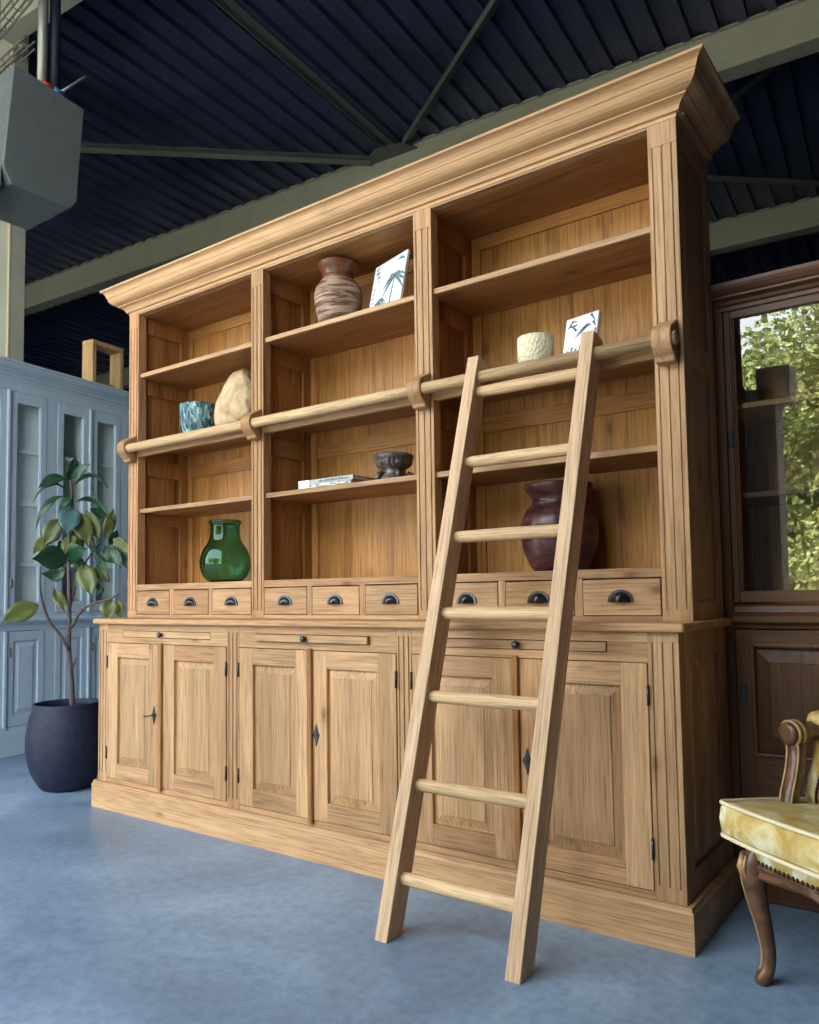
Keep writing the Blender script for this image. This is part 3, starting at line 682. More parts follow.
# dark urn
ux, uy, uz = 0.893, 0.178, 1.0642
o = thing('clay_urn', 'dark oxblood clay urn standing behind the ladder on the bottom shelf', 'urn', (ux, uy, uz))
bd = sm([(0.088, 0.0), (0.108, 0.03), (0.129, 0.085), (0.137, 0.14), (0.132, 0.185), (0.114, 0.222), (0.094, 0.240)], 6)
MB().lathe([(0, 0)]+bd+[(0.084, 0.24), (0.10, 0.20), (0.12, 0.12), (0.09, 0.02), (0, 0.015)], ux, uy, uz, 56).build('urn_body', 'urn', o)
nk = [(0.094, 0.234), (0.096, 0.242), (0.090, 0.249), (0.090, 0.255), (0.099, 0.268), (0.112, 0.284), (0.121, 0.302), (0.120, 0.310), (0.113, 0.309), (0.098, 0.28), (0.082, 0.255), (0.082, 0.234)]
MB().lathe(nk+[nk[0]], ux, uy, uz, 56).build('urn_rim', 'urn', o)
# cream pot
o = thing('textured_pot', 'cream pitted candle pot on the right bay shelf above the rail', 'pot', (0.836, 0.14, 1.7805))
MB().lathe([(0, 0), (0.058, 0.0), (0.064, 0.004), (0.0655, 0.07), (0.0655, 0.124), (0.063, 0.128), (0.058, 0.128), (0.057, 0.06), (0.056, 0.012), (0, 0.012)], 0.836, 0.14, 1.7805, 48).build('pot_body', 'creampot', o)
# carved pedestal dish
o = thing('carved_dish', 'dark carved pedestal dish on the lower middle shelf', 'dish', (0.20, 0.125, 1.4442))
def gad(a, z): return 1+(0.03*math.cos(26*a) if 0.055 < z < 0.092 else 0)
MB().lathe([(0, 0), (0.066, 0.0), (0.070, 0.006), (0.068, 0.016), (0.058, 0.024), (0.050, 0.034), (0.047, 0.044), (0.050, 0.052), (0.062, 0.060), (0.071, 0.068), (0.074, 0.078), (0.074, 0.088), (0.078, 0.092), (0.082, 0.100), (0.080, 0.110), (0.070, 0.113), (0.06, 0.10), (0, 0.09)], 0.20, 0.125, 1.4442, 104, gad).build('dish_body', 'carved', o)
mb = MB()
for k in range(5):
    a = 2*PI*k/5+0.6; ca, sa = math.cos(a), math.sin(a)
    mb.tube([(0.20+ca*0.054, 0.125+sa*0.054, 1.4442+0.036), (0.20+ca*0.070, 0.125+sa*0.070, 1.4442+0.026), (0.20+ca*0.080, 0.125+sa*0.080, 1.4442+0.009)], [0.010, 0.014, 0.009], 10)
mb.build('dish_foot', 'carved', o)
# books
by = 0.055
o = thing('book', 'lower book of the flat pair on the middle shelf, white cased end', 'book', (-0.11, by+0.1, 1.4442))
MB().box(-0.262, -0.198, by, by+0.20, 1.4442, 1.4862, 0.0015).build('slipcase', 'paper', o)
MB().box(-0.198, 0.035, by+0.003, by+0.20, 1.4442, 1.4490, 0.001).box(-0.198, 0.035, by+0.003, by+0.20, 1.4615, 1.4660, 0.001).box(-0.198, 0.033, by+0.001, by+0.006, 1.4442, 1.4660, 0.001).build('cover', 'spine', o)
MB().box(-0.197, 0.030, by+0.006, by+0.195, 1.4491, 1.4614, 0).build('pages', 'paper', o)
o = thing('book', 'upper book of the flat pair on the middle shelf, dark printed spine', 'book', (-0.08, by+0.1, 1.4668))
MB().box(-0.196, 0.042, by+0.006, by+0.19, 1.4668, 1.4700, 0.001).box(-0.196, 0.042, by+0.006, by+0.19, 1.4830, 1.4862, 0.001).box(-0.196, 0.042, by+0.003, by+0.008, 1.4668, 1.4862, 0.001).build('cover', 'cover', o)
MB().box(-0.195, 0.038, by+0.008, by+0.186, 1.4701, 1.4829, 0).build('pages', 'paper', o)
mb = MB(); random.seed(3)
x = -0.15
while x < 0.02:
    w = random.uniform(0.004, 0.011); mb.box(x, x+w, by+0.0022, by+0.0032, 1.4725, 1.4725+random.choice((0.007, 0.009, 0.005)), 0); x += w+random.uniform(0.002, 0.004)
mb.build('spine_print', 'ink', o)
# palm pictures (thin panels with printed palms)
def ribbon(mb, pts, widths, y=0.0):
    bm = mb.bm; L = []; n = len(pts)
    for i, (px, pz) in enumerate(pts):
        ax, az = pts[max(i-1, 0)]; bx_, bz = pts[min(i+1, n-1)]
        dx, dz = bx_-ax, bz-az; l = math.hypot(dx, dz) or 1; nx, nz_ = -dz/l, dx/l; w = widths[i]/2
        L.append((bm.verts.new((px+nx*w, y, pz+nz_*w)), bm.verts.new((px-nx*w, y, pz-nz_*w))))
    for a, b in zip(L, L[1:]): bm.faces.new((a[0], a[1], b[1], b[0]))
def palm(mb, bx_, bz, h, sp, lean, y):
    pts = [(bx_+lean*t*t, bz+h*t) for t in [k/8 for k in range(9)]]
    ribbon(mb, pts, [0.010*sp/0.08-0.004*t*sp/0.08/8 for t in range(9)], y)
    tx, tz_ = pts[-1]
    for k in range(9):
        a = math.radians(-25+230*k/8); l = sp*random.uniform(0.75, 1.05); fr = []
        for t in [j/6 for j in range(7)]:
            fr.append((tx+math.cos(a)*l*t, tz_+math.sin(a)*l*t*0.8-0.55*l*t*t))
        ribbon(mb, fr, [0.002]+[0.012*sp/0.08*math.sin(PI*(j+0.6)/7) for j in range(1, 7)], y-0.0001*k)
def panel(name, label, loc, rz, tilt, w, h, t, designs, ink):
    o = bpy.data.objects.new(name, None); COL.objects.link(o); o.location = loc
    o.rotation_mode = 'XYZ'; o.rotation_euler = (tilt, 0, rz); tag(o, label, 'picture')
    MB().box(0, w, 0, t, 0, h, 0.0015).build('board', 'canvas', o, keep=False)
    mb = MB(); random.seed(11)
    for d in designs: d(mb)
    mb.build('palm_print', ink, o, keep=False)
    return o
panel('palm_picture', 'palm tree picture panel beside the clay vase on the upper shelf', (0.062, 0.135, 2.1392), -0.30, -0.20, 0.228, 0.245, 0.012,
      [lambda mb: palm(mb, 0.150, 0.0, 0.145, 0.085, 0.012, -0.0008), lambda mb: palm(mb, 0.055, 0.0, 0.050, 0.05, 0.006, -0.0008), lambda mb: palm(mb, 0.085, 0.01, 0.055, 0.045, -0.004, -0.0016),
       lambda mb: [ribbon(mb, [(0.02+0.011*k, 0.20-0.02*k+q), (0.035+0.009*k, 0.212-0.022*k+q)], [0.010, 0.004], -0.0008) for k in range(3) for q in (0, 0.02)],
       lambda mb: [ribbon(mb, [(0.015, 0.13-0.02*k), (0.032, 0.14-0.022*k)], [0.008, 0.003], -0.0008) for k in range(4)],
       lambda mb: [ribbon(mb, [(0.165+0.01*k, 0.215+0.004*k), (0.195+0.01*k, 0.228-0.008*k)], [0.004, 0.009], -0.0008) for k in range(3)]], 'ink')
panel('leaf_picture', 'small white picture block with blue leaf print behind the ladder top', (0.944, 0.118, 1.7855), -0.22, -0.22, 0.136, 0.170, 0.020,
      [lambda mb: [ribbon(mb, [(0.012+0.006*k, 0.13+0.006*k), (0.03+0.01*k, 0.155-0.02*k), (0.05+0.004*k, 0.150-0.012*k)], [0.004, 0.009, 0.002], -0.0008) for k in range(3)],
       lambda mb: [ribbon(mb, [(0.045+0.012*k, 0.085+0.008*k), (0.075+0.010*k, 0.115+0.004*k), (0.10+0.006*k, 0.135-0.006*k)], [0.002, 0.010, 0.002], -0.0008) for k in range(3)],
       lambda mb: [ribbon(mb, [(0.105+0.012*k, 0.165-0.03*k), (0.125+0.004*k, 0.135-0.022*k)], [0.010, 0.003], -0.0008) for k in range(3)],
       lambda mb: [ribbon(mb, [(0.015+0.018*k, 0.015), (0.022+0.017*k, 0.045+0.01*(k % 2))], [0.002, 0.008], -0.0008) for k in range(6)]], 'inkb')

# ------------------------------------------------------------------ blue-grey cabinet on the left
GC = thing('glazed_cabinet', 'tall blue-grey painted cabinet with glazed upper doors behind the plant', 'cabinet', (-2.99, 0.175, 0), math.radians(97.5))
S0, S1, GD = -0.95, 1.02, 0.40
def part(mb, name, mat, parent): return mb.build(name, mat, parent, keep=False)
def kid(mb, name, mat, parent): return mb.build(name, mat, parent, keep=False)
mb = MB()
mb.box(S0, S0+0.02, 0.0, GD, 0.0, 2.48, 0).box(S1-0.02, S1, 0.0, GD, 0.0, 2.48, 0).box(S0, S1, GD-0.015, GD, 0, 2.48, 0).box(S0, S1, 0.02, GD, 2.40, 2.42, 0).box(S0, S1, 0.02, GD, 0.84, 0.86, 0).box(S0, S1, 0.02, GD, 0.13, 0.15, 0)
part(mb, 'carcass', 'greyin', GC)
BAYS = [(-0.93, -0.355), (-0.265, 0.305), (0.385, 0.936)]
mb = MB()
for (a, b, z0, z1) in [(S0, S1, 2.372, 2.49), (S0, S1, 0.875, 0.91), (S0, S1, 0.80, 0.845), (S0, S1, 0.15, 0.186)]: mb.box(a, b, 0.0005, 0.024, z0, z1, 0.001)
for (a, b) in [(S0, BAYS[0][0]), (BAYS[0][1], BAYS[1][0]), (BAYS[1][1], BAYS[2][0]), (BAYS[2][1], S1)]:
    mb.box(a, b, 0, 0.024, 0.15, 0.84, 0.0015); mb.box(a, b, 0, 0.024, 0.88, 2.42, 0.0015)
part(mb, 'face_frame', 'grey', GC)
for (a, b) in ((S0+0.02, 0.345), (0.66, S1-0.02)): part(MB().box(a, b, 0.085, 0.095, 0.87, 2.40, 0), 'lining', 'greyin', GC)  # added false back, set close behind the glass so the panes look lit
for z in (1.99, 1.637, 1.237): part(MB().box(S0+0.02, S1-0.02, 0.03, GD-0.015, z-0.012, z+0.010, 0.001), 'shelf', 'greyin', GC)
for s in (-0.31, 0.345, 0.66): part(MB().box(s-0.01, s+0.01, 0.024, GD-0.015, 0.15, 2.40, 0), 'partition', 'greyin', GC)
part(MB().box(S0-0.012, S1+0.012, -0.014, GD, 0.0, 0.142, 0.002).box(S0-0.006, S1+0.006, -0.008, GD, 0.142, 0.152, 0.003), 'plinth', 'grey', GC)
cp = [(0.0, 0.84), (-0.012, 0.84), (-0.018, 0.85), (-0.022, 0.856), (-0.030, 0.860), (-0.030, 0.874), (-0.022, 0.880), (0.0, 0.883)]
part(MB().prism([(y, z) for y, z in cp], 'X', S0-0.02, S1+0.02), 'waist_moulding', 'grey', GC)
gp = [(0.02, 2.44), (-0.004, 2.44), (-0.004, 2.462), (-0.014, 2.466), (-0.018, 2.478), (-0.030, 2.490), (-0.036, 2.492), (-0.036, 2.500), (-0.050, 2.508), (-0.062, 2.524), (-0.066, 2.540), (-0.074, 2.543), (-0.074, 2.556), (0.02, 2.556)]
part(MB().prism(gp, 'X', S0-0.06, S1+0.06).box(S0-0.06, S1+0.06, 0.019, GD, 2.45, 2.556, 0), 'cornice', 'grey', GC)
def gdoor(a, b, z0, z1, glazed, knob_left):
    sw, rt, rb = 0.047, 0.072, 0.075
    if glazed:
        mb = MB(); y = -0.004
        mb.box(a, a+sw, y, 0.018, z0, z1, 0.002).box(b-sw, b, y, 0.018, z0, z1, 0.002).box(a+sw, b-sw, y, 0.018, z1-rt, z1, 0.002).box(a+sw, b-sw, y, 0.018, z0, z0+rb, 0.002)
        for (p, q, r, t) in ((a+sw, a+sw+0.006, z0+rb, z1-rt), (b-sw-0.006, b-sw, z0+rb, z1-rt)): mb.box(p, q, y+0.004, 0.016, r, t, 0.002)
        d = part(mb, 'glazed_door', 'grey', GC)
        kid(MB().box(a+sw, b-sw, 0.008, 0.011, z0+rb, z1-rt, 0), 'glass_pane', 'glassg', d)
    else:
        d = raised_door(a, b, z0, z1, -0.004, GC, t=0.022, sw=0.045, rw_t=0.062, rw_b=0.066, wood_v='grey', wood_h='grey', fin=0.036, keep=False)
    return d
for (a, b) in BAYS:
    m = (a+b)/2
    for (p, q, lft) in ((a+0.003, m-0.014, True), (m+0.014, b-0.003, False)):
        d = gdoor(p, q, 0.913, 2.369, True, lft); e = gdoor(p, q, 0.189, 0.797, False, lft)
        if not lft:
            for dd, zz in ((d, 1.105), (e, 0.66)):
                kid(MB().box(p+0.012, p+0.030, -0.008, -0.003, zz-0.03, zz+0.03, 0.002).tube([(p+0.021, -0.008, zz), (p+0.021, -0.02, zz)], 0.005, 8), 'key_plate', 'zinc', dd)
        else:
            for dd, z0, z1 in ((d, 0.905, 2.372), (e, 0.18, 0.80)):
                kid(MB().box(m-0.014, m+0.010, -0.016, 0.004, z0, z1, 0.005, 2), 'astragal', 'grey', dd)
# pine frame on top of the grey cabinet
PF = thing('wooden_frame', 'open pine box frame standing on top of the blue-grey cabinet', 'frame', (-2.99, 0.175, 2.5565), math.radians(97.5))
a0, a1, zt, fy0, fy1 = 0.69, 0.975, 0.35, 0.02, 0.135
for (x0, x1) in ((a0, a0+0.034), (a1-0.034, a1)): kid(MB().box(x0, x1, fy0, fy1, 0.0, zt-0.035, 0.003), 'post', 'pine', PF)
kid(MB().box(a0, a1, fy0, fy1, zt-0.035, zt, 0.003), 'top_bar', 'pine', PF)
kid(MB().box(a0+0.034, a1-0.034, fy0+0.05, fy1, 0.03, 0.06, 0.003), 'cross_bar', 'pine', PF)
kid(MB().box(a0+0.034, a0+0.06, fy1-0.035, fy1, 0.06, zt-0.035, 0.003), 'post', 'pine', PF)

# ------------------------------------------------------------------ potted plant
px, py_ = -1.885, -0.030
PT = thing('potted_plant', 'young rubber plant with big leaves in a dark navy round pot', 'plant', (px, py_, 0))
pp = sm([(0.105, 0.0), (0.130, 0.015), (0.172, 0.085), (0.198, 0.185), (0.201, 0.270), (0.190, 0.350), (0.172, 0.425), (0.167, 0.445)], 6)
MB().lathe([(0, 0)]+pp+[(0.163, 0.449), (0.156, 0.445), (0.156, 0.42), (0.165, 0.37), (0.12, 0.34), (0, 0.34)], px, py_, 0, 64).build('pot', 'pot', PT)
MB().lathe([(0, 0.408), (0.08, 0.404), (0.155, 0.398), (0.155, 0.38), (0, 0.37)], px, py_, 0, 40, lambda a, z: 1+0.0*a).build('soil', 'soil', PT)
CAM = Vector((2.1053, -2.3969, 0.9826))
_cam = scene.camera; Rr = Vector(_cam.matrix_world.col[0][:3]); Uu = Vector(_cam.matrix_world.col[1][:3]); Ff = -Vector(_cam.matrix_world.col[2][:3])
D0 = (Vector((px, py_, 0.6))-CAM).dot(Ff)
def PX(u, v, dd=0.0):
    k = (D0+dd)
    return CAM+(Ff+Rr*((u-409.5)/790.9059)-Uu*((v-549.4961)/790.9059))*k
def stem(name, pts, rads, mat='bark'):
    q = spline([PX(*p) for p in pts], 5); n = len(q)
    rr = [rads[0]+(rads[1]-rads[0])*i/(n-1) for i in range(n)]
    return MB().tube(q, rr, 10).build(name, mat, PT)
stem('trunk', [(72, 716, 0), (72, 690, 0), (70.5, 667, 0), (69, 648, 0.01), (69.5, 610, 0), (68.5, 562, 0.0), (69.5, 530, 0), (71.5, 500, 0), (70.5, 480, 0)], (0.015, 0.005))
stem('branch', [(68.5, 650, 0), (60, 635, -0.02), (49, 620, -0.06), (42, 600, -0.10), (40, 583, -0.12), (41, 566, -0.12)], (0.009, 0.004))
stem('branch', [(71.5, 627, 0), (82, 610, -0.02), (95, 603, -0.06), (112, 598, -0.10), (124, 589, -0.12)], (0.009, 0.004))
stem('branch', [(69, 612, 0), (78, 577, 0.03), (92, 553, 0.05), (104, 540, 0.03)], (0.007, 0.003))
stem('branch', [(73, 667, 0), (76, 658, -0.01)], (0.006, 0.004))
def leaf(b, t, w, mat, bend=0.1, twist=0.0, mid=None):
    """leaf from base to tip (pixel u, v, depth) made into real 3-D points, w width in metres"""
    B, T = PX(*b), PX(*t); ax = T-B; L = ax.length; ax.normalize()
    view = (B-CAM).normalized(); side = ax.cross(view).normalized(); nrm = side.cross(ax).normalized()
    R = Matrix.Rotation(twist, 3, ax); side = R @ side; nrm = R @ nrm
    md = Vector((0, 0, 0))
    if mid: md = PX(*mid)-(B+T)/2
    mb = MB(); bm = mb.bm; n = 12; rows = []; w *= 1.16 if mat == 'leafo' else 1.06
    for i in range(n+1):
        t_ = i/n; wd = w*0.5*(math.sin(PI*t_**0.9) if 0 < t_ < 1 else 0)*(1.0 if t_ < 0.75 else 1-0.45*(t_-0.75)/0.25)
        c = B+ax*L*t_+(md*4*t_*(1-t_))+Vector((0, 0, 1))*(bend*L*4*t_*(1-t_))*0.5
        row = []
        for j in (-1, -0.5, 0, 0.5, 1):
            row.append(bm.verts.new(c+side*wd*j+nrm*(abs(j)**1.3)*wd*0.22*(-1)+nrm*0.004*math.sin(9*t_+j*3)))
        rows.append(row)
    for A, Bq in zip(rows, rows[1:]):
        for j in range(4):
            try: bm.faces.new((A[j], A[j+1], Bq[j+1], Bq[j]))
            except ValueError: pass
    bmesh.ops.remove_doubles(bm, verts=bm.verts, dist=1e-5)
    for f in bm.faces:
        f.smooth = True
        f.normal_update()
    # top of the leaf (front of the face) looks at the camera unless the olive underside is seen
    s = sum((f.normal.dot(view) for f in bm.faces))
    if s > 0: bmesh.ops.reverse_faces(bm, faces=bm.faces[:])
    # midrib
    mr = MB.__new__(MB); 
    o = mb.build('leaf', mat, PT)
    so = o.modifiers.new('body', 'SOLIDIFY'); so.thickness = 0.0012; so.offset = 0
    return o
def z7(x, y, d=0.0): return (x/5.12, 420+y/5.12, d)
def z8(x, y, d=0.0): return (x/3.15, 540+y/3.15, d)
LV = [
 (z7(350, 310), z7(388, 182, -.03), .064, 'leafd', 0, 0.5, None), (z7(362, 305), z7(462, 225, -.05), .055, 'leafd', 0.1, -0.5, None),
 (z7(335, 298), z7(193, 352, -.10), .062, 'leafd', 0.25, 0.5, None), (z7(355, 375), z7(168, 425, -.10), .032, 'leafd', 0.25, 0.9, z7(255, 352, -.05)),
 (z7(385, 330), z7(552, 348, -.08), .032, 'leafd', 0.2, 0.8, z7(470, 300, -.04)), (z7(330, 392), z7(183, 558, -.10), .045, 'leafd', 0.1, 0.7, z7(245, 445, -.05)),
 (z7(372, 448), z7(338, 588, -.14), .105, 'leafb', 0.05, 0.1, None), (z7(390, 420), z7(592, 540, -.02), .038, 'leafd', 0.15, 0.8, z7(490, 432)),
 (z7(305, 505), z7(225, 645, -.06), .085, 'leafo', 0.05, 0.2, None), (z7(395, 470), z7(455, 648, -.08), .090, 'leafo', 0.05, -0.2, None),
 (z7(440, 465), z7(512, 615, 0.0), .075, 'leafo', 0.05, 0.3, None), (z7(540, 608), z7(582, 450, -.02), .056, 'leafo', 0, 0.3, None),
 (z7(250, 600), z7(168, 688, -.08), .058, 'leafo', 0.08, 0.3, None), (z7(345, 715), z7(163, 712, -.16), .120, 'leafd', 0.1, 0.1, None),
 (z7(345, 590), z7(392, 690, .02), .095, 'leafo', 0.05, 0.1, None), (z7(305, 618), z7(345, 712, .02), .060, 'leafd', 0.05, 0.3, None),
 (z7(342, 718), z7(446, 655, -.12), .085, 'leafd', 0.1, -0.2, None), (z7(335, 765), z7(205, 785, -.04), .075, 'leafd', -0.05, 0.3, z7(290, 790)),
 (z7(425, 735), z7(468, 902, -.08), .090, 'leafo', 0.05, 0.1, None), (z7(275, 862), z7(340, 988, -.05), .055, 'leafo', 0.05, -0.2, None),
 (z7(490, 680), z7(562, 826, -.04), .042, 'leafd', 0.05, 0.6, None), (z7(535, 645), z7(585, 735, 0.0), .095, 'leafd', 0.05, 0.2, None),
 (z7(580, 605), z7(672, 690, -.02), .055, 'leafo', 0.1, 0.3, None), (z7(590, 638), z7(665, 775, 0.0), .045, 'leafd', 0.05, 0.5, None),
 (z7(485, 755), z7(562, 832, .03), .060, 'leafo', 0.05, 0.2, None), (z7(505, 835), z7(522, 908, 0.0), .040, 'leafd', 0, 0.3, None),
 (z8(122, 205, -.12), z8(6, 262, -.24), .095, 'leafo', 0.1, 0.25, None), (z8(350, 188, -.10), z8(338, 250, -.14), .085, 'leafo', 0, 0.1, None),
 (z8(366, 186, -.10), z8(388, 250, -.10), .050, 'leafo', 0, 0.4, None), (z7(460, 455, .02), z7(560, 500, 0.05), .05, 'leafd', 0.1, 0.4, None),
 (z7(375, 560), z7(405, 700, .05), .08, 'leafd', 0.05, 0.2, None), (z7(545, 650), z7(640, 700, 0.04), .06, 'leafo', 0.1, 0.4, None),

 (z7(365, 470, .03), z7(300, 560, -.02), .06, 'leafd', 0.1, 0.5, None), (z7(380, 600, .02), z7(330, 690, -.04), .065, 'leafo', 0.05, 0.4, None),
 (z7(420, 560, .02), z7(500, 690, 0.0), .055, 'leafd', 0.08, 0.6, None), (z7(370, 395, .0), z7(300, 470, -.06), .045, 'leafd', 0.2, 0.6, None),
 (z7(560, 640, .03), z7(600, 560, 0.0), .05, 'leafd', 0.1, 0.5, None), (z7(575, 655, -.02), z7(620, 760, -.06), .055, 'leafd', 0.1, 0.4, None),
 (z7(375, 700, .04), z7(430, 770, 0.02), .06, 'leafd', 0.1, 0.3, None), (z7(300, 560, .02), z7(255, 640, -.03), .06, 'leafd', 0.1, 0.4, None),
]
for lv in LV: leaf(*lv)

# ------------------------------------------------------------------ brown glazed cabinet on the right
YW = 0.360
GB = thing('brown_cabinet', 'old brown wooden cabinet with a glazed upper door, right of the bookcase', 'cabinet', (1.9, YW, 0))
bx0, bx1, bd = 1.378, 2.50, 0.40; mx0 = 1.430
mb = MB()
mb.box(bx0, bx0+0.03, YW, YW+bd, 0, 1.97, 0).box(bx1-0.03, bx1, YW, YW+bd, 0, 1.97, 0).box(bx0, bx1, YW+bd-0.02, YW+bd, 0, 1.97, 0).box(bx0, bx1, YW, YW+bd, 1.945, 1.97, 0).box(bx0, bx1, YW+0.01, YW+bd, 0.895, 0.915, 0).box(bx0, bx1, YW, YW+bd, 0.05, 0.08, 0)
mb.build('carcass', 'oakZ', GB)
MB().box(bx0+0.031, bx1-0.031, YW+bd-0.03, YW+bd-0.021, 0.92, 1.94, 0).build('back_panel', 'teakZ', GB)
for z in (1.605, 1.30): MB().box(bx0+0.03, bx1-0.03, YW+0.05, YW+bd-0.02, z, z+0.018, 0.001).build('shelf', 'pine' if z > 1.5 else 'oakX', GB)
for (p, q) in ((bx0, 1.428), (bx1-0.085, bx1)): MB().box(p, q, YW-0.006, YW+0.02, 0.06, 1.95, 0.002).build('corner_post', 'oakZ', GB)
MB().box(1.428, bx1-0.085, YW-0.004, YW+0.02, 1.922, 1.95, 0.002).build('top_rail', 'oakX', GB)
kp = [(0.02, 1.930), (-0.010, 1.930), (-0.010, 1.943), (-0.018, 1.947), (-0.022, 1.957), (-0.034, 1.965), (-0.038, 1.966), (-0.038, 1.973), (-0.045, 1.978), (-0.054, 1.990), (-0.058, 2.000), (-0.058, 2.012), (0.02, 2.012)]
mb = MB(); mb.prism([(YW+y, z) for y, z in kp], 'X', 1.4035, bx1+0.05); mb.box(bx0, bx1+0.05, YW+0.019, YW+bd, 1.965, 2.012, 0)
mb.build('cornice', 'oakX', GB)
wp = [(0.03, 0.866), (-0.010, 0.866), (-0.014, 0.878), (-0.028, 0.882), (-0.034, 0.888), (-0.034, 0.906), (-0.025, 0.913), (-0.012, 0.919), (-0.008, 0.938), (0.0, 0.945), (0.03, 0.945)]
MB().prism([(YW+y, z) for y, z in wp], 'X', mx0, bx1+0.02).build('waist_moulding', 'oakX', GB)
MB().box(mx0, bx1+0.015, YW-0.02, YW+bd, 0, 0.10, 0.004).build('plinth', 'oakX', GB)
for (x0, x1) in ((1.431, 1.920), (1.924, 2.412)):
    y = YW-0.010
    d = MB().box(x0, x0+0.020, y, y+0.026, 0.950, 1.925, 0.002).box(x0+0.0195, x0+0.026, y+0.004, y+0.024, 0.985, 1.91, 0.002).box(x0+0.0255, x0+0.032, y+0.009, y+0.024, 0.985, 1.91, 0.002).build('glazed_door', 'oakZ', GB)
    MB().box(x1-0.020, x1, y, y+0.026, 0.950, 1.925, 0.002).box(x1-0.026, x1-0.0195, y+0.004, y+0.024, 0.985, 1.91, 0.002).box(x1-0.032, x1-0.0255, y+0.009, y+0.024, 0.985, 1.91, 0.002).build('door_stile', 'oakZ', d)
    for (c, e) in ((1.900, 1.925), (0.950, 0.988)): MB().box(x0+0.0205, x1-0.0205, y+0.0005, y+0.026, c, e, 0.002).build('door_rail', 'oakX', d)
    MB().box(x0+0.030, x1-0.030, y+0.013, y+0.017, 0.985, 1.905, 0).build('glass_pane', 'glass', d)
    MB().box(x0+0.002, x0+0.020, y-0.003, y+0.002, 1.465, 1.525, 0.002).box(x0+0.006, x0+0.016, y-0.006, y-0.002, 1.475, 1.515, 0.002).build('lock_plate', 'iron', d)
    d = raised_door(x0, x1, 0.105, 0.862, y, GB, sw=0.050, rw_t=0.055, rw_b=0.36, wood_v='oakZ', wood_h='oakX', fin=0.05)
    zb, zt_ = 0.455, 0.818
    mb = MB()
    for (a, b, c, e) in ((x0+0.045, x0+0.058, zb, zt_), (x1-0.058, x1-0.045, zb, zt_), (x0+0.057, x1-0.057, zb, zb+0.013), (x0+0.057, x1-0.057, zt_-0.013, zt_)): mb.box(a, b, y-0.008, y+0.012, c, e, 0.004, 2)
    mb.build('panel_moulding', 'oakZ', d)
    MB().box(x0+0.008, x0+0.030, y-0.004, y+0.001, 0.625, 0.685, 0.003).build('lock_plate', 'iron', d)

# ------------------------------------------------------------------ armchair
CH = thing('armchair', 'carved walnut armchair with worn gold damask seat at the right edge', 'chair', (1.986, -0.146, 0), -0.576)
def ck(mb, name, mat, parent=None): return mb.build(name, mat, parent or CH, keep=False)
W, D = 0.285, 0.28                                                     # half width and half depth of the seat
def cab_leg(x, y, sx, sy):
    k = 0.7071
    pts = [(0, 0.335, 0.030), (0.014, 0.300, 0.034), (0.020, 0.262, 0.031), (0.014, 0.205, 0.0245), (0.000, 0.140, 0.0195), (-0.008, 0.080, 0.0165), (-0.004, 0.040, 0.017), (0.008, 0.014, 0.020), (0.012, 0.0, 0.016)]
    q = spline([(o, z, r) for o, z, r in pts], 5)
    path = [(x+sx*p.x*k, y+sy*p.x*k, p.y) for p in q]
    mb = MB(); mb.tube(path, [p.z for p in q], 14); lg = ck(mb, 'leg', 'chairwood')
    mb = MB()
    e = [(x+sx*(p.x+p.z*0.98)*k, y+sy*(p.x+p.z*0.98)*k, p.y) for p in q[4:34]]
    mb.tube(e, 0.0035, 6)
    for j in range(6):
        a = -0.9+1.8*j/5; t = Vector((sx*k, sy*k, 0)); n = Vector((-sy*k*sx*sx, sx*k, 0)).normalized()
        c = Vector((x, y, 0.285))+t*(0.018+0.030*math.cos(a))+Vector((-t.y, t.x, 0))*0.030*math.sin(a)
        mb.tube([c+Vector((0, 0, 0.035)), c+t*0.006, c-Vector((0, 0, 0.03))], [0.003, 0.007, 0.002], 8)
    ck(mb, 'carving', 'gold', lg)
    return lg
cab_leg(-W+0.015, -D+0.015, -1, -1); cab_leg(W-0.015, -D+0.015, 1, -1); cab_leg(-W+0.05, D-0.04, -1, 1); cab_leg(W-0.05, D-0.04, 1, 1)
def rail(x0, y0, x1, y1, nx, ny):
    mb = MB(); n = 20; secs = []
    for i in range(n+1):
        t = i/n; s = 4*t*(1-t); bow = 0.022*s
        x, y = x0+(x1-x0)*t+nx*bow, y0+(y1-y0)*t+ny*bow
        zb = 0.262+0.022*s-0.024*math.exp(-((t-0.5)/0.10)**2); zt = 0.305+0.006*s
        secs.append([(x+nx*a, y+ny*a, z) for a, z in ((-0.02, zb), (0.008, zb), (0.014, zb+0.008), (0.010, zb+0.020), (0.015, zt-0.008), (0.010, zt), (-0.02, zt))])
    mb.sweep(secs); return ck(mb, 'seat_rail', 'chairwood')
rail(-W+0.02, -D, W-0.02, -D, 0, -1); rail(-W, D-0.03, -W, -D+0.02, -1, 0); rail(W, -D+0.02, W, D-0.03, 1, 0); rail(W-0.04, D, -W+0.04, D, 0, 1)
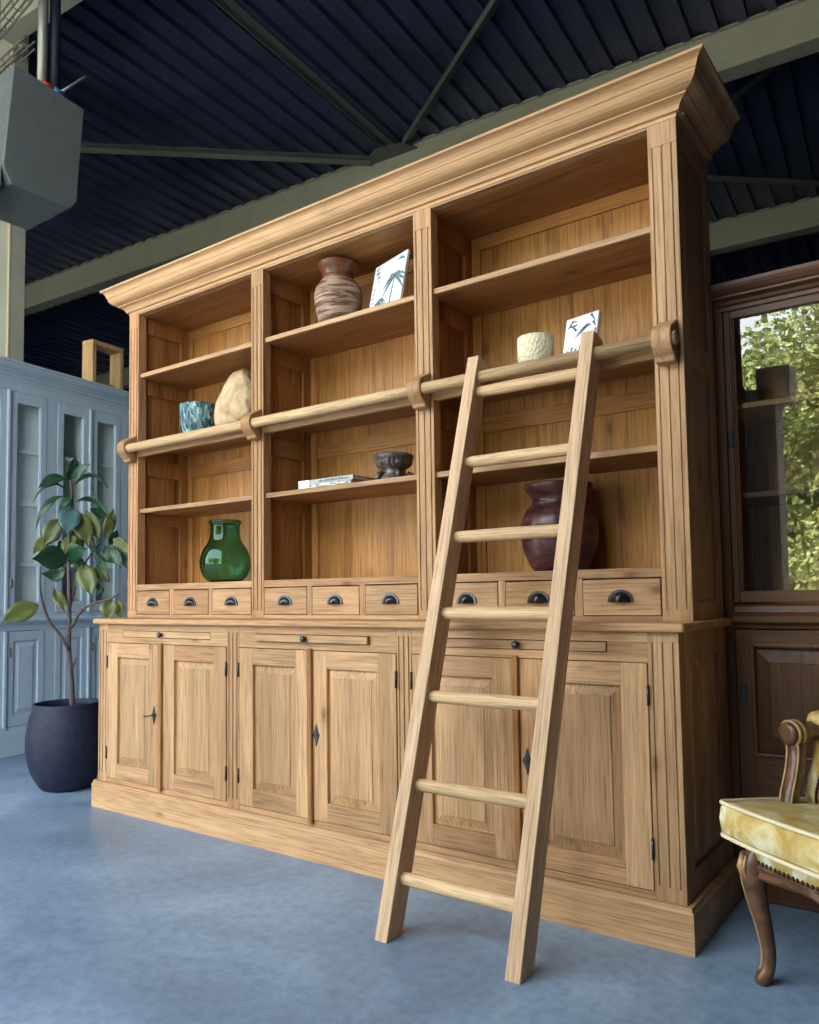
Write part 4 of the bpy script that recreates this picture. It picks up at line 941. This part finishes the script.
def rounded(hw, hd, z0, z1, rad, crown, bow, n=9, taper=0.0, tilt=0.0):
    """soft slab with rounded corners, bowed sides and crowned top"""
    mb = MB(); bm = mb.bm; ring = []
    for q, (cx, cy) in enumerate(((hw-rad, -hd+rad), (hw-rad, hd-rad), (-hw+rad, hd-rad), (-hw+rad, -hd+rad))):
        for i in range(n):
            a = -PI/2+q*PI/2+(PI/2)*i/(n-1); ring.append((cx+rad*math.cos(a), cy+rad*math.sin(a)))
        nxt = ((hw-rad, hd), None)
        x0, y0 = ring[-1]
        cs = [(hw-rad, -hd), (hw, hd-rad), (-hw+rad, hd), (-hw, -hd+rad)]
        ends = [((hw, -hd+rad), (hw, hd-rad), (1, 0)), ((hw-rad, hd), (-hw+rad, hd), (0, 1)), ((-hw, hd-rad), (-hw, -hd+rad), (-1, 0)), ((-hw+rad, -hd), (hw-rad, -hd), (0, -1))][q]
        for i in range(1, 12):
            t = i/12; p, r, nn = ends; s = 4*t*(1-t)*bow
            ring.append((p[0]+(r[0]-p[0])*t+nn[0]*s, p[1]+(r[1]-p[1])*t+nn[1]*s))
    def Z(x, y, z): return z-tilt*(y+hd)*(z-z0+0.02)/(z1-z0+0.02)
    R = []
    for (f, z) in ((0.90, z0), (0.975, z0+0.004), (1.0, z0+0.014), (1.01, (z0+z1)/2), (1.0, z1-0.014), (0.975, z1-0.003), (0.93, z1+crown*0.12), (0.75, z1+crown*0.55), (0.45, z1+crown*0.9), (0.15, z1+crown)):
        R.append([bm.verts.new((x*f, y*f, Z(x*f, y*f, z))) for x, y in ring])
    m = len(ring)
    for A, B in zip(R, R[1:]):
        for k in range(m): bm.faces.new((A[k], A[(k+1) % m], B[(k+1) % m], B[k]))
    bm.faces.new(R[0][::-1]); bm.faces.new(R[-1])
    for f in bm.faces: f.smooth = True
    bmesh.ops.recalc_face_normals(bm, faces=bm.faces[:])
    return mb, ring, Z
mb, ring, Zf = rounded(0.292, 0.292, 0.292, 0.366, 0.03, 0.004, 0.02); sb = ck(mb, 'seat_base', 'damask')
mb = MB()
for i in range(len(ring)):
    x, y = ring[i]
    if y < 0.28:
        x2, y2 = ring[(i+1) % len(ring)]
        L = math.hypot(x2-x, y2-y); kk = max(1, round(L/0.013))
        for j in range(kk):
            t = j/kk; a, b = (x+(x2-x)*t)*1.006, (y+(y2-y)*t)*1.006
            mb.lathe([(0, 0.0045), (0.004, 0.003), (0.0058, 0), (0, -0.001)], seg=8, mat=Matrix.Translation((a, b, 0.310)) @ Matrix.Rotation(math.atan2(b, a), 4, 'Z') @ Matrix.Rotation(PI/2, 4, 'Y'))
nl = ck(mb, 'nail_trim', 'nail', sb)
mb, ring, Zf = rounded(0.332, 0.335, 0.362, 0.450, 0.028, 0.010, 0.028, tilt=0.11)
bmesh.ops.translate(mb.bm, vec=(0, -0.015, 0), verts=mb.bm.verts)
cu = ck(mb, 'seat_cushion', 'damask')
mb = MB()
for z in (0.365, 0.4475):
    loop = [(x*0.995, y*0.995-0.015, Zf(x, y, z)) for x, y in ring]; mb.tube(loop+[loop[0]], 0.0055, 8, caps=False)
ck(mb, 'piping', 'piping', cu)
for sx in (-1, 1):
    mb = MB()
    q = spline([(sx*0.285, -0.10, 0.31), (sx*0.300, -0.135, 0.38), (sx*0.305, -0.125, 0.44), (sx*0.315, -0.095, 0.50), (sx*0.325, -0.075, 0.545), (sx*0.328, -0.072, 0.585)], 6)
    mb.tube(q, [0.026-0.005*math.sin(PI*i/(len(q)-1)) for i in range(len(q))], 12)
    su = ck(mb, 'arm_support', 'chairwood')
    mb = MB()
    for o_ in (-0.019, 0.019): mb.tube([(p.x+o_, p.y-0.016, p.z) for p in q[6:]], 0.0032, 6)
    ck(mb, 'gilt_line', 'gold', su)
    q = spline([(sx*0.332, -0.102, 0.600), (sx*0.331, -0.085, 0.601), (sx*0.329, -0.05, 0.602), (sx*0.320, 0.05, 0.612), (sx*0.305, 0.16, 0.632), (sx*0.288, 0.275, 0.665)], 6)
    n = len(q); mb = MB(); mb.tube([q[0]+(q[0]-q[1])*0.6]+q, [0.016]+[0.031 if i < 6 else (0.034 if i < 13 else 0.026) for i in range(n)], 16)
    ar = ck(mb, 'armrest', 'chairwood')
    mb = MB()
    for i_ in (5, 9): mb.tube([q[i_]-Vector((0, 0.004, 0)), q[i_]+Vector((0, 0.004, 0))], 0.0365, 18)
    ck(mb, 'gilt_band', 'gold', ar)
    mb = MB(); mb.tube([(p.x, p.y, p.z+0.020) for p in q[14:28]], [0.014]+[0.029]*(len(q[14:28])-2)+[0.014], 14); ck(mb, 'arm_pad', 'damask', ar)
    pg = [(0.03, 0.36), (-0.045, 0.40), (-0.068, 0.44), (-0.052, 0.49), (-0.030, 0.535), (-0.022, 0.578), (0.06, 0.588), (0.29, 0.63), (0.30, 0.36)]
    mb = MB(); mb.prism(pg, 'X', sx*0.303-0.016, sx*0.303+0.016, 0.006); sp_ = ck(mb, 'side_panel', 'damask')
    mb = MB()
    for p in spline([(0, -0.062, 0.42), (0, -0.061, 0.45), (0, -0.044, 0.49), (0, -0.026, 0.53), (0, -0.017, 0.572)], 4):
        mb.lathe([(0, 0.0045), (0.0042, 0.003), (0.006, 0), (0, -0.001)], seg=8, mat=Matrix.Translation((sx*0.303-sx*0.0165, p.y+0.006, p.z)) @ Matrix.Rotation(-sx*PI/2, 4, 'Y'))
    ck(mb, 'nail_trim', 'nail', sp_)
bk = MB(); bk.prism([(0.215, 0.34), (0.270, 0.34), (0.315, 0.97), (0.270, 0.97)], 'X', -0.265, 0.265, 0.018); ck(bk, 'back_cushion', 'damask')
q = spline([(-0.28, 0.245, 0.30), (-0.29, 0.265, 0.60), (-0.28, 0.295, 0.88), (-0.20, 0.31, 0.985), (0, 0.315, 1.015), (0.20, 0.31, 0.985), (0.28, 0.295, 0.88), (0.29, 0.265, 0.60), (0.28, 0.245, 0.30)], 6)
mb = MB(); mb.tube(q, 0.026, 12); ck(mb, 'back_frame', 'chairwood')

# ------------------------------------------------------------------ garden beyond the open front (seen in the panes)
def tree(mb, x, y, h, r, seed):
    rnd = random.Random(seed); bm = mb.bm
    mb.tube(spline([(x, y, -0.05), (x+0.1, y, h*0.3), (x-0.1, y+0.1, h*0.6)], 5), [0.22, 0.2, 0.18, 0.16, 0.15, 0.14, 0.13, 0.12, 0.1, 0.08, 0.06], 10)
    lobes = [(Vector((rnd.gauss(0, r*0.55), rnd.gauss(0, r*0.4), h*rnd.uniform(0.10, 0.92))), r*rnd.uniform(0.30, 0.5)) for _ in range(34)]
    for c, lr in lobes:
        for _ in range(420):
            d = Vector((rnd.gauss(0, 1), rnd.gauss(0, 1), rnd.gauss(0, 1))).normalized()*lr*rnd.uniform(0.75, 1.05)
            p = Vector((x, y, 0))+c+d
            if p.z < 0.05: continue
            a = Vector((rnd.gauss(0, 1), rnd.gauss(0, 1), rnd.gauss(0, 0.6))).normalized(); b_ = a.cross(Vector((rnd.gauss(0, 1), rnd.gauss(0, 1), rnd.gauss(0, 1)))).normalized()
            s = rnd.uniform(0.05, 0.12)*(1.0 if y > -20 else 1.7)
            bm.faces.new([bm.verts.new(p+a*s), bm.verts.new(p+b_*s*0.6), bm.verts.new(p-a*s), bm.verts.new(p-b_*s*0.6)])
TX = [(-9.5, -19, 7.5, 3.0), (-6.0, -17, 6.6, 2.6), (-3.2, -16.5, 7.2, 2.6), (-0.8, -16.0, 6.3, 2.3), (1.4, -16.5, 7.4, 2.5), (4.2, -18, 7.0, 2.8), (-7, -26, 9.0, 3.4), (-1.5, -26, 9.2, 3.4), (3.5, -27, 9.0, 3.4)]
mb = MB()
for i, t_ in enumerate(TX): tree(mb, *t_, 20+i)
gf = mb.build('garden_foliage', 'tree'); gf['kind'] = 'stuff'
tag(gf, 'leafy green garden foliage outside the open front, reflected in the brown cabinet door', 'foliage')

# ------------------------------------------------------------------ light
w = bpy.data.worlds.new('sky'); scene.world = w; w.use_nodes = True
bg = w.node_tree.nodes['Background']; bg.inputs[0].default_value = (0.86, 0.93, 1.0, 1); bg.inputs[1].default_value = 5.2
sd = bpy.data.lights.new('sun', 'SUN'); sd.energy = 42.0; sd.angle = 0.01; sd.color = (1.0, 0.93, 0.82)
so = bpy.data.objects.new('sun', sd); COL.objects.link(so)
so.rotation_euler = Vector((0.35, -0.62, -0.85)).to_track_quat('-Z', 'Y').to_euler()
pl = bpy.data.lights.new('daylight_portal', 'AREA'); pl.shape = 'RECTANGLE'; pl.size = 7.1; pl.size_y = 6.0; pl.cycles.is_portal = True
po = bpy.data.objects.new('daylight_portal', pl); COL.objects.link(po)
po.matrix_world = Matrix.Translation((-2.05, YF-0.4, 3.0)) @ Matrix.Rotation(PI/2, 4, 'X')
scene.cycles.use_denoising = True
scene.cycles.max_bounces = 10; scene.cycles.diffuse_bounces = 6; scene.cycles.transparent_max_bounces = 16
scene.cycles.sample_clamp_indirect = 12
vs = scene.view_settings
vs.view_transform = 'Standard'; vs.look = 'None'; vs.gamma = 1.0; vs.use_curve_mapping = False
vs.exposure = 0.62
